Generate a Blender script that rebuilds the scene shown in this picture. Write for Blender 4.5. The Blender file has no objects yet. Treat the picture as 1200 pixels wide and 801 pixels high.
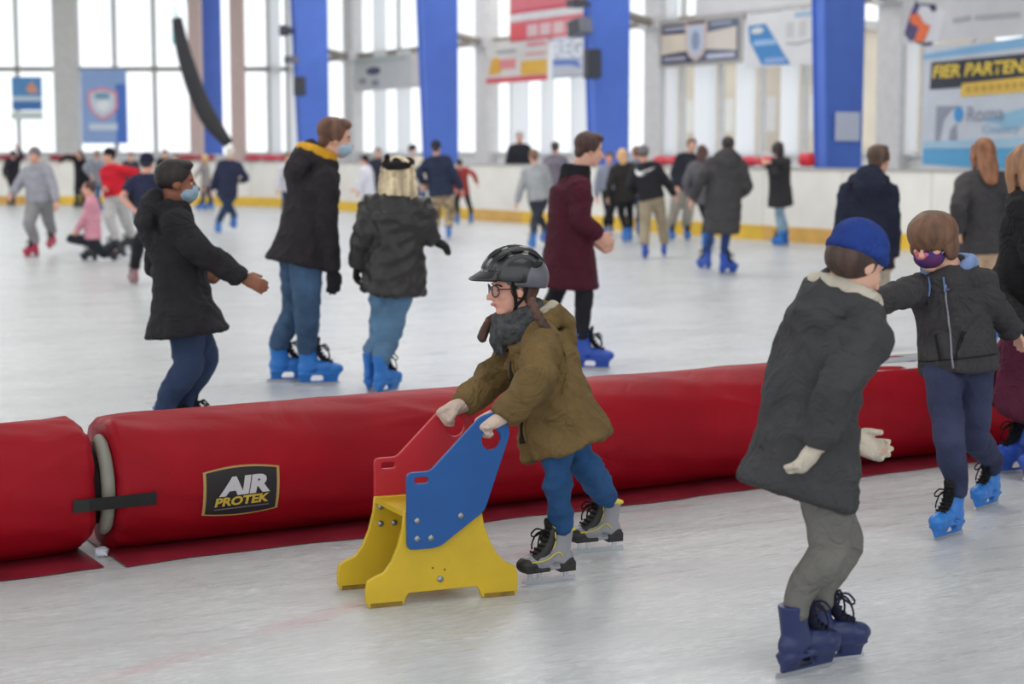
import bpy, bmesh, math, random
import numpy as np
from mathutils import Vector, Matrix

random.seed(7)
scene = bpy.context.scene
COL = scene.collection

# ------------------------------------------------------------------ camera
F = 2000.0                      # focal length in pixels of the 1200 x 801 frame
CAMZ = 1.5
TH = math.atan(222.5 / F)       # downward pitch
CT, ST = math.cos(TH), math.sin(TH)
cam = bpy.data.cameras.new('camera')
cam.sensor_width = 36.0
cam.lens = 36.0 * F / 1200.0
cam.clip_end = 400
cam.dof.use_dof = True
cam.dof.focus_distance = 6.1
cam.dof.aperture_fstop = 2.5
camo = bpy.data.objects.new('camera', cam)
camo.location = (0, 0, CAMZ)
camo.rotation_euler = (math.pi / 2 - TH, 0, 0)
COL.objects.link(camo)
scene.camera = camo

# ------------------------------------------------------------------ world, lights, exposure
world = bpy.data.worlds.new('overcast_sky')
scene.world = world
world.use_nodes = True
wb = world.node_tree.nodes['Background']
wb.inputs[0].default_value = (0.94, 0.97, 1.0, 1)
wb.inputs[1].default_value = 1.65
scene.view_settings.view_transform = 'Standard'
scene.view_settings.look = 'None'
scene.view_settings.gamma = 1
scene.view_settings.exposure = -0.12


def area_light(x, y, z, sx, sy, power, rz=0.0):
    l = bpy.data.lights.new('hall_lamp', 'AREA')
    l.shape = 'RECTANGLE'
    l.size = sx
    l.size_y = sy
    l.energy = power
    l.color = (1.0, 0.985, 0.96)
    o = bpy.data.objects.new('hall_lamp', l)
    o.location = (x, y, z)
    o.rotation_euler = (0, 0, rz)
    COL.objects.link(o)
    return o


for ly in (3, 13, 23, 33, 43):
    for lx in (-11, 3):
        area_light(lx + ly * -0.1, ly, 8.6, 8.0, 5.0, 225 if ly < 10 else 450)


# ------------------------------------------------------------------ pixel to place
def ray(px, py):
    xc = (px - 600.0) / F
    yc = -(py - 400.5) / F
    return Vector((xc, CT + yc * ST, -ST + yc * CT))


def P(px, py, Y):
    d = ray(px, py)
    t = Y / d.y
    return Vector((d.x * t, Y, CAMZ + d.z * t))


def Gd(px, py, z=0.0):
    d = ray(px, py)
    t = (z - CAMZ) / d.z
    return Vector((d.x * t, d.y * t, z))


# ------------------------------------------------------------------ materials
def lin(c):
    c = c / 255.0
    return c / 12.92 if c <= 0.04045 else ((c + 0.055) / 1.055) ** 2.4


def rgb(c):
    return (lin(c[0]), lin(c[1]), lin(c[2]), 1.0)


MATS = {}


def mat(name, col, rough=0.6, var=0.1, vscale=6.0, bump=0.0, bscale=60.0, stretch=(1, 1, 1),
        metal=0.0, spec=0.5, col2=None, coat=0.0, sheen=0.0, alpha=None, emit=None, contrast=None, crease=0.0, cscale=9.0):
    if name in MATS:
        return MATS[name]
    m = bpy.data.materials.new(name)
    MATS[name] = m
    m.use_nodes = True
    nt = m.node_tree
    N, L = nt.nodes, nt.links
    b = N['Principled BSDF']
    b.inputs['Roughness'].default_value = rough
    b.inputs['Metallic'].default_value = metal
    b.inputs['Specular IOR Level'].default_value = spec
    b.inputs['Coat Weight'].default_value = coat
    b.inputs['Sheen Weight'].default_value = sheen
    c = rgb(col)
    tc = N.new('ShaderNodeTexCoord')
    mp = N.new('ShaderNodeMapping')
    mp.inputs['Scale'].default_value = stretch
    L.new(tc.outputs['Object'], mp.inputs['Vector'])
    if var > 0 or col2:
        nz = N.new('ShaderNodeTexNoise')
        nz.inputs['Scale'].default_value = vscale
        nz.inputs['Detail'].default_value = 5
        L.new(mp.outputs[0], nz.inputs['Vector'])
        rp = N.new('ShaderNodeValToRGB')
        lo, hi = contrast or (0.3, 0.7)
        rp.color_ramp.elements[0].position = lo
        rp.color_ramp.elements[1].position = hi
        if col2:
            rp.color_ramp.elements[0].color = c
            rp.color_ramp.elements[1].color = rgb(col2)
        else:
            rp.color_ramp.elements[0].color = (c[0] * (1 - var), c[1] * (1 - var), c[2] * (1 - var), 1)
            rp.color_ramp.elements[1].color = (min(1, c[0] * (1 + var)), min(1, c[1] * (1 + var)), min(1, c[2] * (1 + var)), 1)
        L.new(nz.outputs['Fac'], rp.inputs['Fac'])
        L.new(rp.outputs['Color'], b.inputs['Base Color'])
    else:
        b.inputs['Base Color'].default_value = c
    if bump > 0:
        n2 = N.new('ShaderNodeTexNoise')
        n2.inputs['Scale'].default_value = bscale
        n2.inputs['Detail'].default_value = 4
        L.new(mp.outputs[0], n2.inputs['Vector'])
        bp = N.new('ShaderNodeBump')
        bp.inputs['Strength'].default_value = bump
        bp.inputs['Distance'].default_value = 0.01
        L.new(n2.outputs['Fac'], bp.inputs['Height'])
        if crease > 0:
            n3 = N.new('ShaderNodeTexNoise')
            n3.inputs['Scale'].default_value = cscale
            n3.inputs['Detail'].default_value = 3
            n3.inputs['Distortion'].default_value = 1.2
            L.new(tc.outputs['Object'], n3.inputs['Vector'])
            mm = N.new('ShaderNodeMath')
            mm.operation = 'SUBTRACT'
            mm.inputs[1].default_value = 0.5
            L.new(n3.outputs['Fac'], mm.inputs[0])
            ma = N.new('ShaderNodeMath')
            ma.operation = 'ABSOLUTE'
            L.new(mm.outputs[0], ma.inputs[0])
            b2 = N.new('ShaderNodeBump')
            b2.inputs['Strength'].default_value = crease
            b2.inputs['Distance'].default_value = 0.06
            L.new(ma.outputs[0], b2.inputs['Height'])
            L.new(bp.outputs[0], b2.inputs['Normal'])
            L.new(b2.outputs[0], b.inputs['Normal'])
        else:
            L.new(bp.outputs[0], b.inputs['Normal'])
    if emit:
        b.inputs['Emission Color'].default_value = c
        b.inputs['Emission Strength'].default_value = emit
    return m


def cloth(name, col, rough=0.88, bump=0.35, bscale=45.0, var=0.14, vscale=9.0, crease=0.7, **k):
    return mat(name, col, rough=rough, bump=bump, bscale=bscale, var=var, vscale=vscale, spec=0.25, crease=crease, **k)


# ------------------------------------------------------------------ geometry kit
def V3(p):
    return np.array((p[0], p[1], p[2]), float)


def nrm(v):
    v = np.asarray(v, float)
    n = np.linalg.norm(v)
    return v / n if n > 1e-9 else v


def catmull(A, sub):
    A = np.asarray(A, float)
    if sub <= 1 or len(A) < 3:
        return A
    out = []
    n = len(A)
    for i in range(n - 1):
        p0 = A[i - 1] if i > 0 else 2 * A[0] - A[1]
        p1, p2 = A[i], A[i + 1]
        p3 = A[i + 2] if i + 2 < n else 2 * A[-1] - A[-2]
        for k in range(sub):
            t = k / sub
            out.append(0.5 * ((2 * p1) + (-p0 + p2) * t + (2 * p0 - 5 * p1 + 4 * p2 - p3) * t * t + (-p0 + 3 * p1 - 3 * p2 + p3) * t ** 3))
    out.append(A[-1])
    return np.array(out)


class Geo:
    def __init__(self):
        self.v = []
        self.f = []
        self.n = 0

    def add(self, verts, faces):
        verts = np.asarray(verts, float)
        self.v.append(verts)
        o = self.n
        self.f.extend([tuple(i + o for i in fc) for fc in faces])
        self.n += len(verts)

    def tube(self, pts, rad, n=12, ref=(0, 0, 1), cap=True, sub=1, round_=False, closed=False):
        pts = np.array([V3(p) for p in pts])
        rad = np.array([(r, r) if np.isscalar(r) else tuple(r) for r in rad], float)
        if len(rad) == 1:
            rad = np.repeat(rad, len(pts), 0)
        if sub > 1:
            pts = catmull(pts, sub)
            rad = np.maximum(catmull(rad, sub), 1e-4)
        m = len(pts)
        if round_:
            def ext(p, q, r):
                d = nrm(p - q)
                rr = r.mean()
                return [(p + d * rr * math.sin(a), r * math.cos(a)) for a in (0.5, 1.0, 1.35)]
            e0 = ext(pts[0], pts[1], rad[0])[::-1]
            e1 = ext(pts[-1], pts[-2], rad[-1])
            pts = np.array([e[0] for e in e0] + list(pts) + [e[0] for e in e1])
            rad = np.array([e[1] for e in e0] + list(rad) + [e[1] for e in e1])
            m = len(pts)
        ref = nrm(ref)
        verts = []
        ang = np.linspace(0, 2 * math.pi, n, endpoint=False)
        for i in range(m):
            if closed:
                t = nrm(pts[(i + 1) % m] - pts[i - 1])
            else:
                t = nrm(pts[min(i + 1, m - 1)] - pts[max(i - 1, 0)])
            a = ref - ref.dot(t) * t
            if np.linalg.norm(a) < 1e-3:
                a = np.cross(t, (0.3, 1, 0.2))
            a = nrm(a)
            b = np.cross(t, a)
            for q in ang:
                verts.append(pts[i] + a * math.cos(q) * rad[i][0] + b * math.sin(q) * rad[i][1])
        faces = []
        rng = m if closed else m - 1
        for i in range(rng):
            j2 = (i + 1) % m
            for j in range(n):
                k = (j + 1) % n
                faces.append((i * n + j, i * n + k, j2 * n + k, j2 * n + j))
        if cap and not closed:
            faces.append(tuple(range(n - 1, -1, -1)))
            faces.append(tuple(range((m - 1) * n, m * n)))
        self.add(verts, faces)
        return self

    def ell(self, c, r, ax=None, n=14, m=9):
        """ellipsoid; ax = rows of three axes"""
        ax = np.eye(3) if ax is None else np.array([V3(a) for a in ax])
        c = V3(c)
        verts = [c + ax[2] * r[2]]
        for i in range(1, m):
            a = math.pi * i / m
            for j in range(n):
                b = 2 * math.pi * j / n
                verts.append(c + ax[0] * r[0] * math.sin(a) * math.cos(b) + ax[1] * r[1] * math.sin(a) * math.sin(b) + ax[2] * r[2] * math.cos(a))
        verts.append(c - ax[2] * r[2])
        faces = []
        for j in range(n):
            faces.append((0, 1 + j, 1 + (j + 1) % n))
        for i in range(m - 2):
            for j in range(n):
                a0 = 1 + i * n + j
                a1 = 1 + i * n + (j + 1) % n
                faces.append((a0, a0 + n, a1 + n, a1))
        e = len(verts) - 1
        o = 1 + (m - 2) * n
        for j in range(n):
            faces.append((o + j, e, o + (j + 1) % n))
        if np.linalg.det(ax) < 0:
            faces = [f[::-1] for f in faces]
        self.add(verts, faces)
        return self

    def box(self, lo, hi, M=None):
        x0, y0, z0 = lo
        x1, y1, z1 = hi
        v = [(x0, y0, z0), (x1, y0, z0), (x1, y1, z0), (x0, y1, z0), (x0, y0, z1), (x1, y0, z1), (x1, y1, z1), (x0, y1, z1)]
        if M is not None:
            v = [tuple(M @ Vector(p)) for p in v]
        self.add(v, [(3, 2, 1, 0), (4, 5, 6, 7), (0, 1, 5, 4), (1, 2, 6, 5), (2, 3, 7, 6), (3, 0, 4, 7)])
        return self

    def prism(self, poly, M, d0, d1):
        """poly in local xy, extruded local z d0..d1"""
        n = len(poly)
        area = sum(poly[i][0] * poly[(i + 1) % n][1] - poly[(i + 1) % n][0] * poly[i][1] for i in range(n))
        if area < 0:
            poly = poly[::-1]
        v = [tuple(M @ Vector((x, y, d0))) for x, y in poly] + [tuple(M @ Vector((x, y, d1))) for x, y in poly]
        f = [tuple(range(n - 1, -1, -1)), tuple(range(n, 2 * n))]
        for i in range(n):
            j = (i + 1) % n
            f.append((i, j, n + j, n + i))
        self.add(v, f)
        return self

    def verts(self):
        return np.concatenate(self.v) if self.v else np.zeros((0, 3))

    def mesh(self, name, org=(0, 0, 0), smooth=False):
        me = bpy.data.meshes.new(name)
        v = self.verts() - V3(org)
        me.from_pydata(v.tolist(), [], self.f)
        me.update()
        if smooth:
            me.shade_smooth()
        return me


_tmp = bpy.data.objects.new('scratch', bpy.data.meshes.new('scratch'))
COL.objects.link(_tmp)
_blank = _tmp.data
_rm = _tmp.modifiers.new('r', 'REMESH')
_rm.mode = 'VOXEL'
_sm = _tmp.modifiers.new('s', 'SMOOTH')
_dc = _tmp.modifiers.new('d', 'DECIMATE')


def fuse(g, name, voxel, org=(0, 0, 0), smooth=2, fold=None, seed=0, dec=1.0):
    """union of the closed shapes in g as one continuous skin"""
    me0 = g.mesh('scratch_in', org)
    _tmp.data = me0
    _rm.voxel_size = voxel
    _sm.iterations = smooth
    _sm.factor = 0.5
    _dc.ratio = dec
    _dc.show_viewport = dec < 0.99
    dg = bpy.context.evaluated_depsgraph_get()
    dg.update()
    me = bpy.data.meshes.new_from_object(_tmp.evaluated_get(dg))
    me.name = name
    n = len(me.vertices)
    if fold and n:
        co = np.empty(n * 3)
        me.vertices.foreach_get('co', co)
        co = co.reshape(-1, 3)
        no = np.empty(n * 3)
        me.vertices.foreach_get('normal', no)
        no = no.reshape(-1, 3)
        co = co + no * folds(co, seed, fold)[:, None]
        me.vertices.foreach_set('co', co.ravel())
        me.update()
    me.shade_smooth()
    _tmp.data = _blank
    bpy.data.meshes.remove(me0)
    return me


def folds(co, seed, amp, k0=26.0):
    r = np.random.RandomState(seed)
    w = np.zeros(len(co))
    x = co + 0.05 * np.sin(co[:, [1, 2, 0]] * 11 + r.rand(3) * 6)
    for i in range(7):
        d = r.randn(3)
        d[2] *= 1.5
        d = d / np.linalg.norm(d)
        k = k0 * (0.6 + 1.6 * r.rand())
        w += np.sin(x @ d * k + r.rand() * 6.28) / (1 + 0.3 * i)
    w = w / 2.6
    w2 = np.zeros(len(co))
    for i in range(5):
        d = r.randn(3)
        d = d / np.linalg.norm(d)
        w2 += np.sin(x @ d * k0 * 2.4 * (0.7 + r.rand()) + r.rand() * 6.28)
    return amp * (1 - np.abs(w) * 1.3) + amp * 0.35 * (0.6 - np.abs(w2 / 2.2))


def obj(name, me, m=None, parent=None, loc=None):
    o = bpy.data.objects.new(name, me)
    COL.objects.link(o)
    if m is not None and me is not None:
        if len(me.materials) == 0:
            me.materials.append(m)
    if parent is not None:
        o.parent = parent
    if loc is not None:
        o.location = loc
    return o


def empty(name, loc, label=None, cat=None, group=None, kind=None):
    o = bpy.data.objects.new(name, None)
    o.empty_display_size = 0.1
    COL.objects.link(o)
    o.location = loc
    return tag(o, label, cat, group, kind)


def tag(o, label=None, cat=None, group=None, kind=None):
    if label:
        o['label'] = label
    if cat:
        o['category'] = cat
    if group:
        o['group'] = group
    if kind:
        o['kind'] = kind
    return o


def struct(name, me, m):
    o = obj(name, me, m)
    o['kind'] = 'structure'
    return o


def text_mesh(s, size, shear=0.0, bold=0.0, align='LEFT', sx=1.0, depth=0.0):
    cu = bpy.data.curves.new('txt', 'FONT')
    cu.body = s
    cu.size = size
    cu.shear = shear
    cu.offset = bold
    cu.align_x = align
    cu.extrude = depth
    cu.resolution_u = 3
    _t = bpy.data.objects.new('txt', cu)
    COL.objects.link(_t)
    dg = bpy.context.evaluated_depsgraph_get()
    dg.update()
    me = bpy.data.meshes.new_from_object(_t.evaluated_get(dg))
    bpy.data.objects.remove(_t)
    if sx != 1.0:
        for v in me.vertices:
            v.co.x *= sx
    return me

# ================================================================== THE SETTING
UPV = np.array((0, 0, 1.0))
B1 = Gd(345, 243.0)
B2 = Gd(880, 280.0)
DN = nrm(V3(B1 - B2))                      # along the straight boards, away from the camera
NN = np.array((-DN[1], DN[0], 0.0))        # out of the rink
if NN[0] < 0:
    NN = -NN


class Wall:
    """vertical plane with x to the image right, z up, d towards the rink"""

    def __init__(self, o, xdir):
        self.o = V3(o)
        self.o[2] = 0
        self.x = nrm(xdir)
        self.nv = np.cross(self.x, (0, 0, 1))

    def pt(self, x, z, d=0.0):
        return self.o + self.x * x + np.array((0, 0, z)) + self.nv * d

    def M(self, x=0, z=0, d=0):
        p = self.pt(x, z, d)
        return Matrix(((self.x[0], 0, self.nv[0], p[0]), (self.x[1], 0, self.nv[1], p[1]), (self.x[2], 1, self.nv[2], p[2]), (0, 0, 0, 1)))

    def at(self, px, py=178.0, d=0.0):
        r = V3(ray(px, py))
        c = np.array((0, 0, CAMZ))
        o = self.o + self.nv * d
        t = (o - c).dot(self.nv) / r.dot(self.nv)
        p = c + r * t
        return (p - self.o).dot(self.x), p[2]

    def box(self, g, x0, x1, z0, z1, d0, d1):
        g.box((x0, z0, d0), (x1, z1, d1), self.M())


WR = Wall(V3(B2) + NN * 3.6, -DN)          # window wall on the right
YL = 55.0
WL = Wall((0, YL, 0), (1, 0, 0))           # window wall at the left end

m_ice = bpy.data.materials.new('ice')
m_ice.use_nodes = True


def build_ice():
    nt = m_ice.node_tree
    N, L = nt.nodes, nt.links
    b = N['Principled BSDF']
    tc = N.new('ShaderNodeTexCoord')
    rot = N.new('ShaderNodeMapping')
    rot.inputs['Rotation'].default_value = (0, 0, math.radians(-27))
    L.new(tc.outputs['Object'], rot.inputs['Vector'])

    def noise(scale, detail, st, rough=0.6):
        mp = N.new('ShaderNodeMapping')
        mp.inputs['Scale'].default_value = st
        L.new(rot.outputs[0], mp.inputs['Vector'])
        n = N.new('ShaderNodeTexNoise')
        n.inputs['Scale'].default_value = scale
        n.inputs['Detail'].default_value = detail
        n.inputs['Roughness'].default_value = rough
        L.new(mp.outputs[0], n.inputs['Vector'])
        return n.outputs['Fac']

    def ramp(src, p0, p1, c0, c1):
        r = N.new('ShaderNodeValToRGB')
        r.color_ramp.elements[0].position = p0
        r.color_ramp.elements[1].position = p1
        r.color_ramp.elements[0].color = (*c0, 1) if len(c0) == 3 else c0
        r.color_ramp.elements[1].color = (*c1, 1) if len(c1) == 3 else c1
        L.new(src, r.inputs['Fac'])
        return r.outputs['Color']

    big = ramp(noise(0.45, 3, (0.5, 1.4, 1)), 0.3, 0.7, (0.49, 0.506, 0.520), (0.58, 0.597, 0.614))
    fine = ramp(noise(16.0, 6, (0.4, 3.0, 1), 0.8), 0.36, 0.70, (0.82, 0.813, 0.795), (1.10, 1.10, 1.09))
    snow = ramp(noise(34.0, 6, (0.4, 2.2, 1), 0.85), 0.47, 0.64, (0, 0, 0), (1, 1, 1))
    patch = ramp(noise(1.7, 4, (0.6, 1.4, 1)), 0.38, 0.62, (0.15, 0.15, 0.15), (0.85, 0.85, 0.85))
    mul = N.new('ShaderNodeMixRGB')
    mul.blend_type = 'MULTIPLY'
    mul.inputs[0].default_value = 0.8
    L.new(big, mul.inputs[1])
    L.new(fine, mul.inputs[2])
    sm = N.new('ShaderNodeMath')
    sm.operation = 'MULTIPLY'
    L.new(snow, sm.inputs[0])
    L.new(patch, sm.inputs[1])
    mx = N.new('ShaderNodeMixRGB')
    L.new(sm.outputs[0], mx.inputs[0])
    L.new(mul.outputs[0], mx.inputs[1])
    mx.inputs[2].default_value = (0.86, 0.88, 0.90, 1)
    # faint reddish stain under the ice
    red = ramp(noise(1.1, 3, (0.25, 2.0, 1)), 0.63, 0.72, (0, 0, 0), (0.22, 0.22, 0.22))
    mr = N.new('ShaderNodeMixRGB')
    L.new(red, mr.inputs[0])
    L.new(mx.outputs[0], mr.inputs[1])
    mr.inputs[2].default_value = (0.62, 0.47, 0.46, 1)
    # a worn red line painted under the ice
    la, lb = V3(Gd(125, 797)), V3(Gd(352, 728))
    ld = nrm(lb - la)
    geo = N.new('ShaderNodeNewGeometry')
    dt = N.new('ShaderNodeVectorMath')
    dt.operation = 'DOT_PRODUCT'
    dt.inputs[1].default_value = (-ld[1], ld[0], 0)
    L.new(geo.outputs['Position'], dt.inputs[0])
    df = N.new('ShaderNodeMath')
    df.operation = 'SUBTRACT'
    df.inputs[1].default_value = float(la.dot((-ld[1], ld[0], 0)))
    L.new(dt.outputs['Value'], df.inputs[0])
    ab = N.new('ShaderNodeMath')
    ab.operation = 'ABSOLUTE'
    L.new(df.outputs[0], ab.inputs[0])
    msk = ramp(ab.outputs[0], 0.02, 0.075, (0.34, 0.34, 0.34), (0, 0, 0))
    wear = ramp(noise(3.5, 4, (0.5, 2.0, 1)), 0.42, 0.66, (0, 0, 0), (1, 1, 1))
    mw_ = N.new('ShaderNodeMath')
    mw_.operation = 'MULTIPLY'
    L.new(msk, mw_.inputs[0])
    L.new(wear, mw_.inputs[1])
    ml = N.new('ShaderNodeMixRGB')
    L.new(mw_.outputs[0], ml.inputs[0])
    L.new(mr.outputs[0], ml.inputs[1])
    ml.inputs[2].default_value = (0.55, 0.28, 0.29, 1)
    L.new(ml.outputs[0], b.inputs['Base Color'])
    rr = ramp(noise(5.0, 5, (0.4, 3.0, 1)), 0.3, 0.7, (0.22,) * 3, (0.46,) * 3)
    L.new(rr, b.inputs['Roughness'])
    b.inputs['Specular IOR Level'].default_value = 0.35
    bp = N.new('ShaderNodeBump')
    bp.inputs['Strength'].default_value = 0.05
    bp.inputs['Distance'].default_value = 0.01
    L.new(noise(22.0, 6, (0.3, 3.0, 1), 0.75), bp.inputs['Height'])
    L.new(bp.outputs[0], b.inputs['Normal'])


build_ice()
g = Geo()
_rel = (YL - WR.o[1]) / WR.x[1]
corner_xR = _rel                                  # x on WR where Y = YL
corner_pt = WR.pt(_rel, 0)
corner_xL = corner_pt[0]
xR_end = WR.at(1290)[0]
xR_far = xR_end + 34
HALL = [(-34, -9), tuple(WR.pt(xR_far, 0)[:2]), tuple(corner_pt[:2]), (-34, YL)]
g.add([(x, y, 0) for x, y in HALL], [(0, 1, 2, 3)])
struct('floor', g.mesh('floor'), m_ice)

m_white = mat('wall_white', (222, 222, 220), rough=0.7, var=0.04)
m_pillar = mat('concrete_pillar', (214, 212, 210), rough=0.8, var=0.06, bump=0.1, bscale=20)
m_ceil = mat('ceiling_sheet', (205, 205, 203), rough=0.8, var=0.04)
m_frame = mat('window_frame', (205, 204, 202), rough=0.6, var=0.05)
m_rail = mat('transom', (150, 142, 130), rough=0.7, var=0.12)
m_blue = mat('blue_steel', (84, 120, 212), rough=0.5, var=0.06, vscale=2)
m_glass = bpy.data.materials.new('glass')
m_glass.use_nodes = True
_n = m_glass.node_tree.nodes
_l = m_glass.node_tree.links
_t = _n.new('ShaderNodeBsdfTransparent')
_t.inputs[0].default_value = (0.96, 0.97, 0.97, 1)
_gl = _n.new('ShaderNodeBsdfGlossy')
_gl.inputs['Roughness'].default_value = 0.05
_mx = _n.new('ShaderNodeMixShader')
_mx.inputs[0].default_value = 0.05
_l.new(_t.outputs[0], _mx.inputs[1])
_l.new(_gl.outputs[0], _mx.inputs[2])
_l.new(_mx.outputs[0], _n['Material Output'].inputs['Surface'])
m_blind = bpy.data.materials.new('white_blind')
m_blind.use_nodes = True
_n = m_blind.node_tree.nodes
_l = m_blind.node_tree.links
_a = _n.new('ShaderNodeBsdfTranslucent')
_a.inputs[0].default_value = (0.93, 0.95, 0.98, 1)
_b = _n.new('ShaderNodeBsdfDiffuse')
_b.inputs[0].default_value = (0.86, 0.87, 0.90, 1)
_wv = _n.new('ShaderNodeTexNoise')
_wv.inputs['Scale'].default_value = 3.0
_mx = _n.new('ShaderNodeMixShader')
_mx.inputs[0].default_value = 0.42
_l.new(_a.outputs[0], _mx.inputs[1])
_l.new(_b.outputs[0], _mx.inputs[2])
_l.new(_mx.outputs[0], _n['Material Output'].inputs['Surface'])

# ceiling
g = Geo()
g.prism(HALL, Matrix.Identity(4), 9.0, 9.2)
struct('ceiling', g.mesh('ceiling'), m_ceil)

g = Geo()
WR.box(g, corner_xR, xR_end, 0, 1.42, -0.25, 0)
WR.box(g, xR_end, xR_far, 0, 9.0, -0.25, 0)
struct('wall_right', g.mesh('wall_right'), m_white)
g = Geo()
WL.box(g, -34, corner_xL, 0, 1.42, -0.25, 0)
WL.box(g, -34, WL.at(-400)[0], 1.42, 9.0, -0.25, 0)
struct('wall_back', g.mesh('wall_back'), m_white)

# grey pillars of the right window wall
zt = WR.at(740, 30)[1]                            # transom height
PIL = [(400, 417), (556, 572), (752, 775), (1025, 1053)]
pxs = []
for i, (a, b_) in enumerate(PIL):
    x0, x1 = WR.at(a, d=0.25)[0], WR.at(b_, d=0.25)[0]
    c, w = (x0 + x1) / 2, 0.62
    g = Geo()
    WR.box(g, c - w / 2, c + w / 2, 0, 9.0, -0.1, 0.25)
    WR.box(g, c - w / 2 - 0.05, c + w / 2 + 0.05, zt - 0.16, zt + 0.12, 0.2, 0.36)
    struct('trim_%d' % (i + 1), g.mesh('pillar'), m_pillar)
    pxs.append((c - w / 2, c + w / 2))
edges = [corner_xR] + [v for p in pxs for v in p] + [xR_end]
bays = [(edges[2 * i], edges[2 * i + 1]) for i in range(5)]


def window(n, W, x0, x1, slots, z0, zm, z1, blinds=(), mw=0.09):
    """frame, mullions, one pane per slot above and below the transom, blinds hung behind some panes"""
    root = empty('window_%d' % n, W.pt((x0 + x1) / 2, z0), kind='structure')
    org = root.location
    for (a, b_) in ((z0, z0 + 0.08), (zm - 0.07, zm + 0.07), (z1 - 0.08, z1)):
        g = Geo()
        W.box(g, x0, x1, a, b_, -0.08, 0.06)
        obj('frame_rail', g.mesh('frame_rail', org), m_rail if a == zm - 0.07 else m_frame, root)
    for i, x in enumerate(slots):
        g = Geo()
        W.box(g, x - mw / 2, x + mw / 2, z0, z1, -0.07, 0.05)
        obj('mullion', g.mesh('mullion', org), m_frame, root)
    xs = [x0] + list(slots) + [x1]
    for i in range(len(xs) - 1):
        for (a, b_) in ((z0 + 0.08, zm - 0.07), (zm + 0.07, z1 - 0.08)):
            g = Geo()
            W.box(g, xs[i] + mw / 2, xs[i + 1] - mw / 2, a, b_, -0.02, -0.01)
            obj('pane', g.mesh('pane', org), m_glass, root)
    for (a, b_, za, zb) in blinds:
        g = Geo()
        k = max(4, int((b_ - a) / 0.08))
        v = []
        for j in range(k + 1):
            x = a + (b_ - a) * j / k
            for z in (za, zb):
                v.append(W.pt(x, z, 0.12 + 0.012 * math.sin(j * 1.9)))
        g.add(v, [(2 * j, 2 * j + 2, 2 * j + 3, 2 * j + 1) for j in range(k)])
        me = g.mesh('blind', org, True)
        obj('blind', me, m_blind, root)
    return root


def bx(px):
    return WR.at(px)[0]


zb = 1.42
window(1, WR, *bays[0], [(bays[0][0] + bays[0][1]) / 2], zb, zt, 8.9)
window(2, WR, *bays[1], [bx(441), bx(468), bx(500), bx(530)], zb, zt, 8.9, [(bx(443), bx(458), zb, 8.5), (bx(470), bx(487), zb, zt)])
window(3, WR, *bays[2], [bx(600), bx(637), bx(672), bx(712)], zb, zt, 8.9,
       [(bx(604), bx(625), zb, zt), (bx(639), bx(655), zb, zt), (bx(675), bx(694), zb, zt)])
window(4, WR, *bays[3], [bx(799), bx(844), bx(892), bx(942), bx(985)], zb, zt, 8.9,
       [(bx(774), bx(798), zb, 4.9), (bx(818), bx(843), zb, zt), (bx(867), bx(890), zb, zt), (bx(919), bx(941), zb, zt)])
window(5, WR, *bays[4], [bx(1081), bx(1140), bx(1200)], zb, zt, 8.9, [(bx(1055), bx(1079), zb, 3.7)])

# left end windows with one broad pillar
lx = lambda px: WL.at(px)[0]
g = Geo()
WL.box(g, lx(68), lx(96), 0, 9.0, -0.1, 0.3)
struct('trim_5', g.mesh('pillar'), m_pillar)
g = Geo()
WL.box(g, lx(225), lx(239), 0, 9.0, -0.1, 0.3)
WL.box(g, lx(273), lx(289), 0, 9.0, -0.1, 0.3)
struct('trim_6', g.mesh('pink_pier'), mat('pink_render', (214, 190, 184), rough=0.8, var=0.05))
ztl = WL.at(150, 81)[1]
window(6, WL, lx(-140), lx(68), [lx(-60), lx(-20), lx(23)], zb, ztl, 8.9, mw=0.12)
window(8, WL, lx(289), corner_xL, [lx(316), lx(338)], zb, ztl, 8.9, [(lx(319), lx(331), zb, 8.5), (lx(341), lx(350), zb, 8.5)], mw=0.12)
window(9, WL, lx(-400), lx(-140), [lx(-350), lx(-300), lx(-250), lx(-195)], zb, ztl, 8.9, mw=0.14)
window(7, WL, lx(96), lx(225), [lx(137), lx(183)], zb, ztl, 8.9, mw=0.14)

# ------------------------------------------------------------------ outside the windows
g = Geo()
g.add([(-160, -60, -0.3), (160, -60, -0.3), (160, 200, -0.3), (-160, 200, -0.3)], [(0, 1, 2, 3)])
struct('ground_outside', g.mesh('ground_outside'), mat('pale_paving', (205, 203, 198), rough=0.9, var=0.08, vscale=0.4))
m_tan = mat('tan_render', (206, 192, 172), rough=0.9, var=0.10, vscale=0.8)
m_dkglass = mat('outdoor_window', (214, 210, 204), rough=0.3, var=0.05)
WB = Wall(WR.o + NN * 16, WR.x)
bld = empty('building', WB.pt(WB.at(860)[0], -0.3), 'tan rendered building seen through the lower windows at the right', 'building')
g = Geo()
x0, x1 = WB.at(778)[0], WB.at(962)[0]
WB.box(g, x0, x1, -0.3, 5.6, -8, 0)
obj('facade', g.mesh('facade', bld.location), m_tan, bld)
for px in (806, 853, 902, 948):
    g = Geo()
    x = WB.at(px)[0]
    WB.box(g, x - 0.35, x + 0.35, 2.2, 3.4, 0, 0.03)
    obj('window', g.mesh('window', bld.location), m_dkglass, bld)
g = Geo()
WB.box(g, x0 - 0.2, x1 + 0.2, 5.6, 5.9, -8.2, 0.3)
obj('roof', g.mesh('roof', bld.location), mat('roof_edge', (180, 176, 172), rough=0.8), bld)

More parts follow.
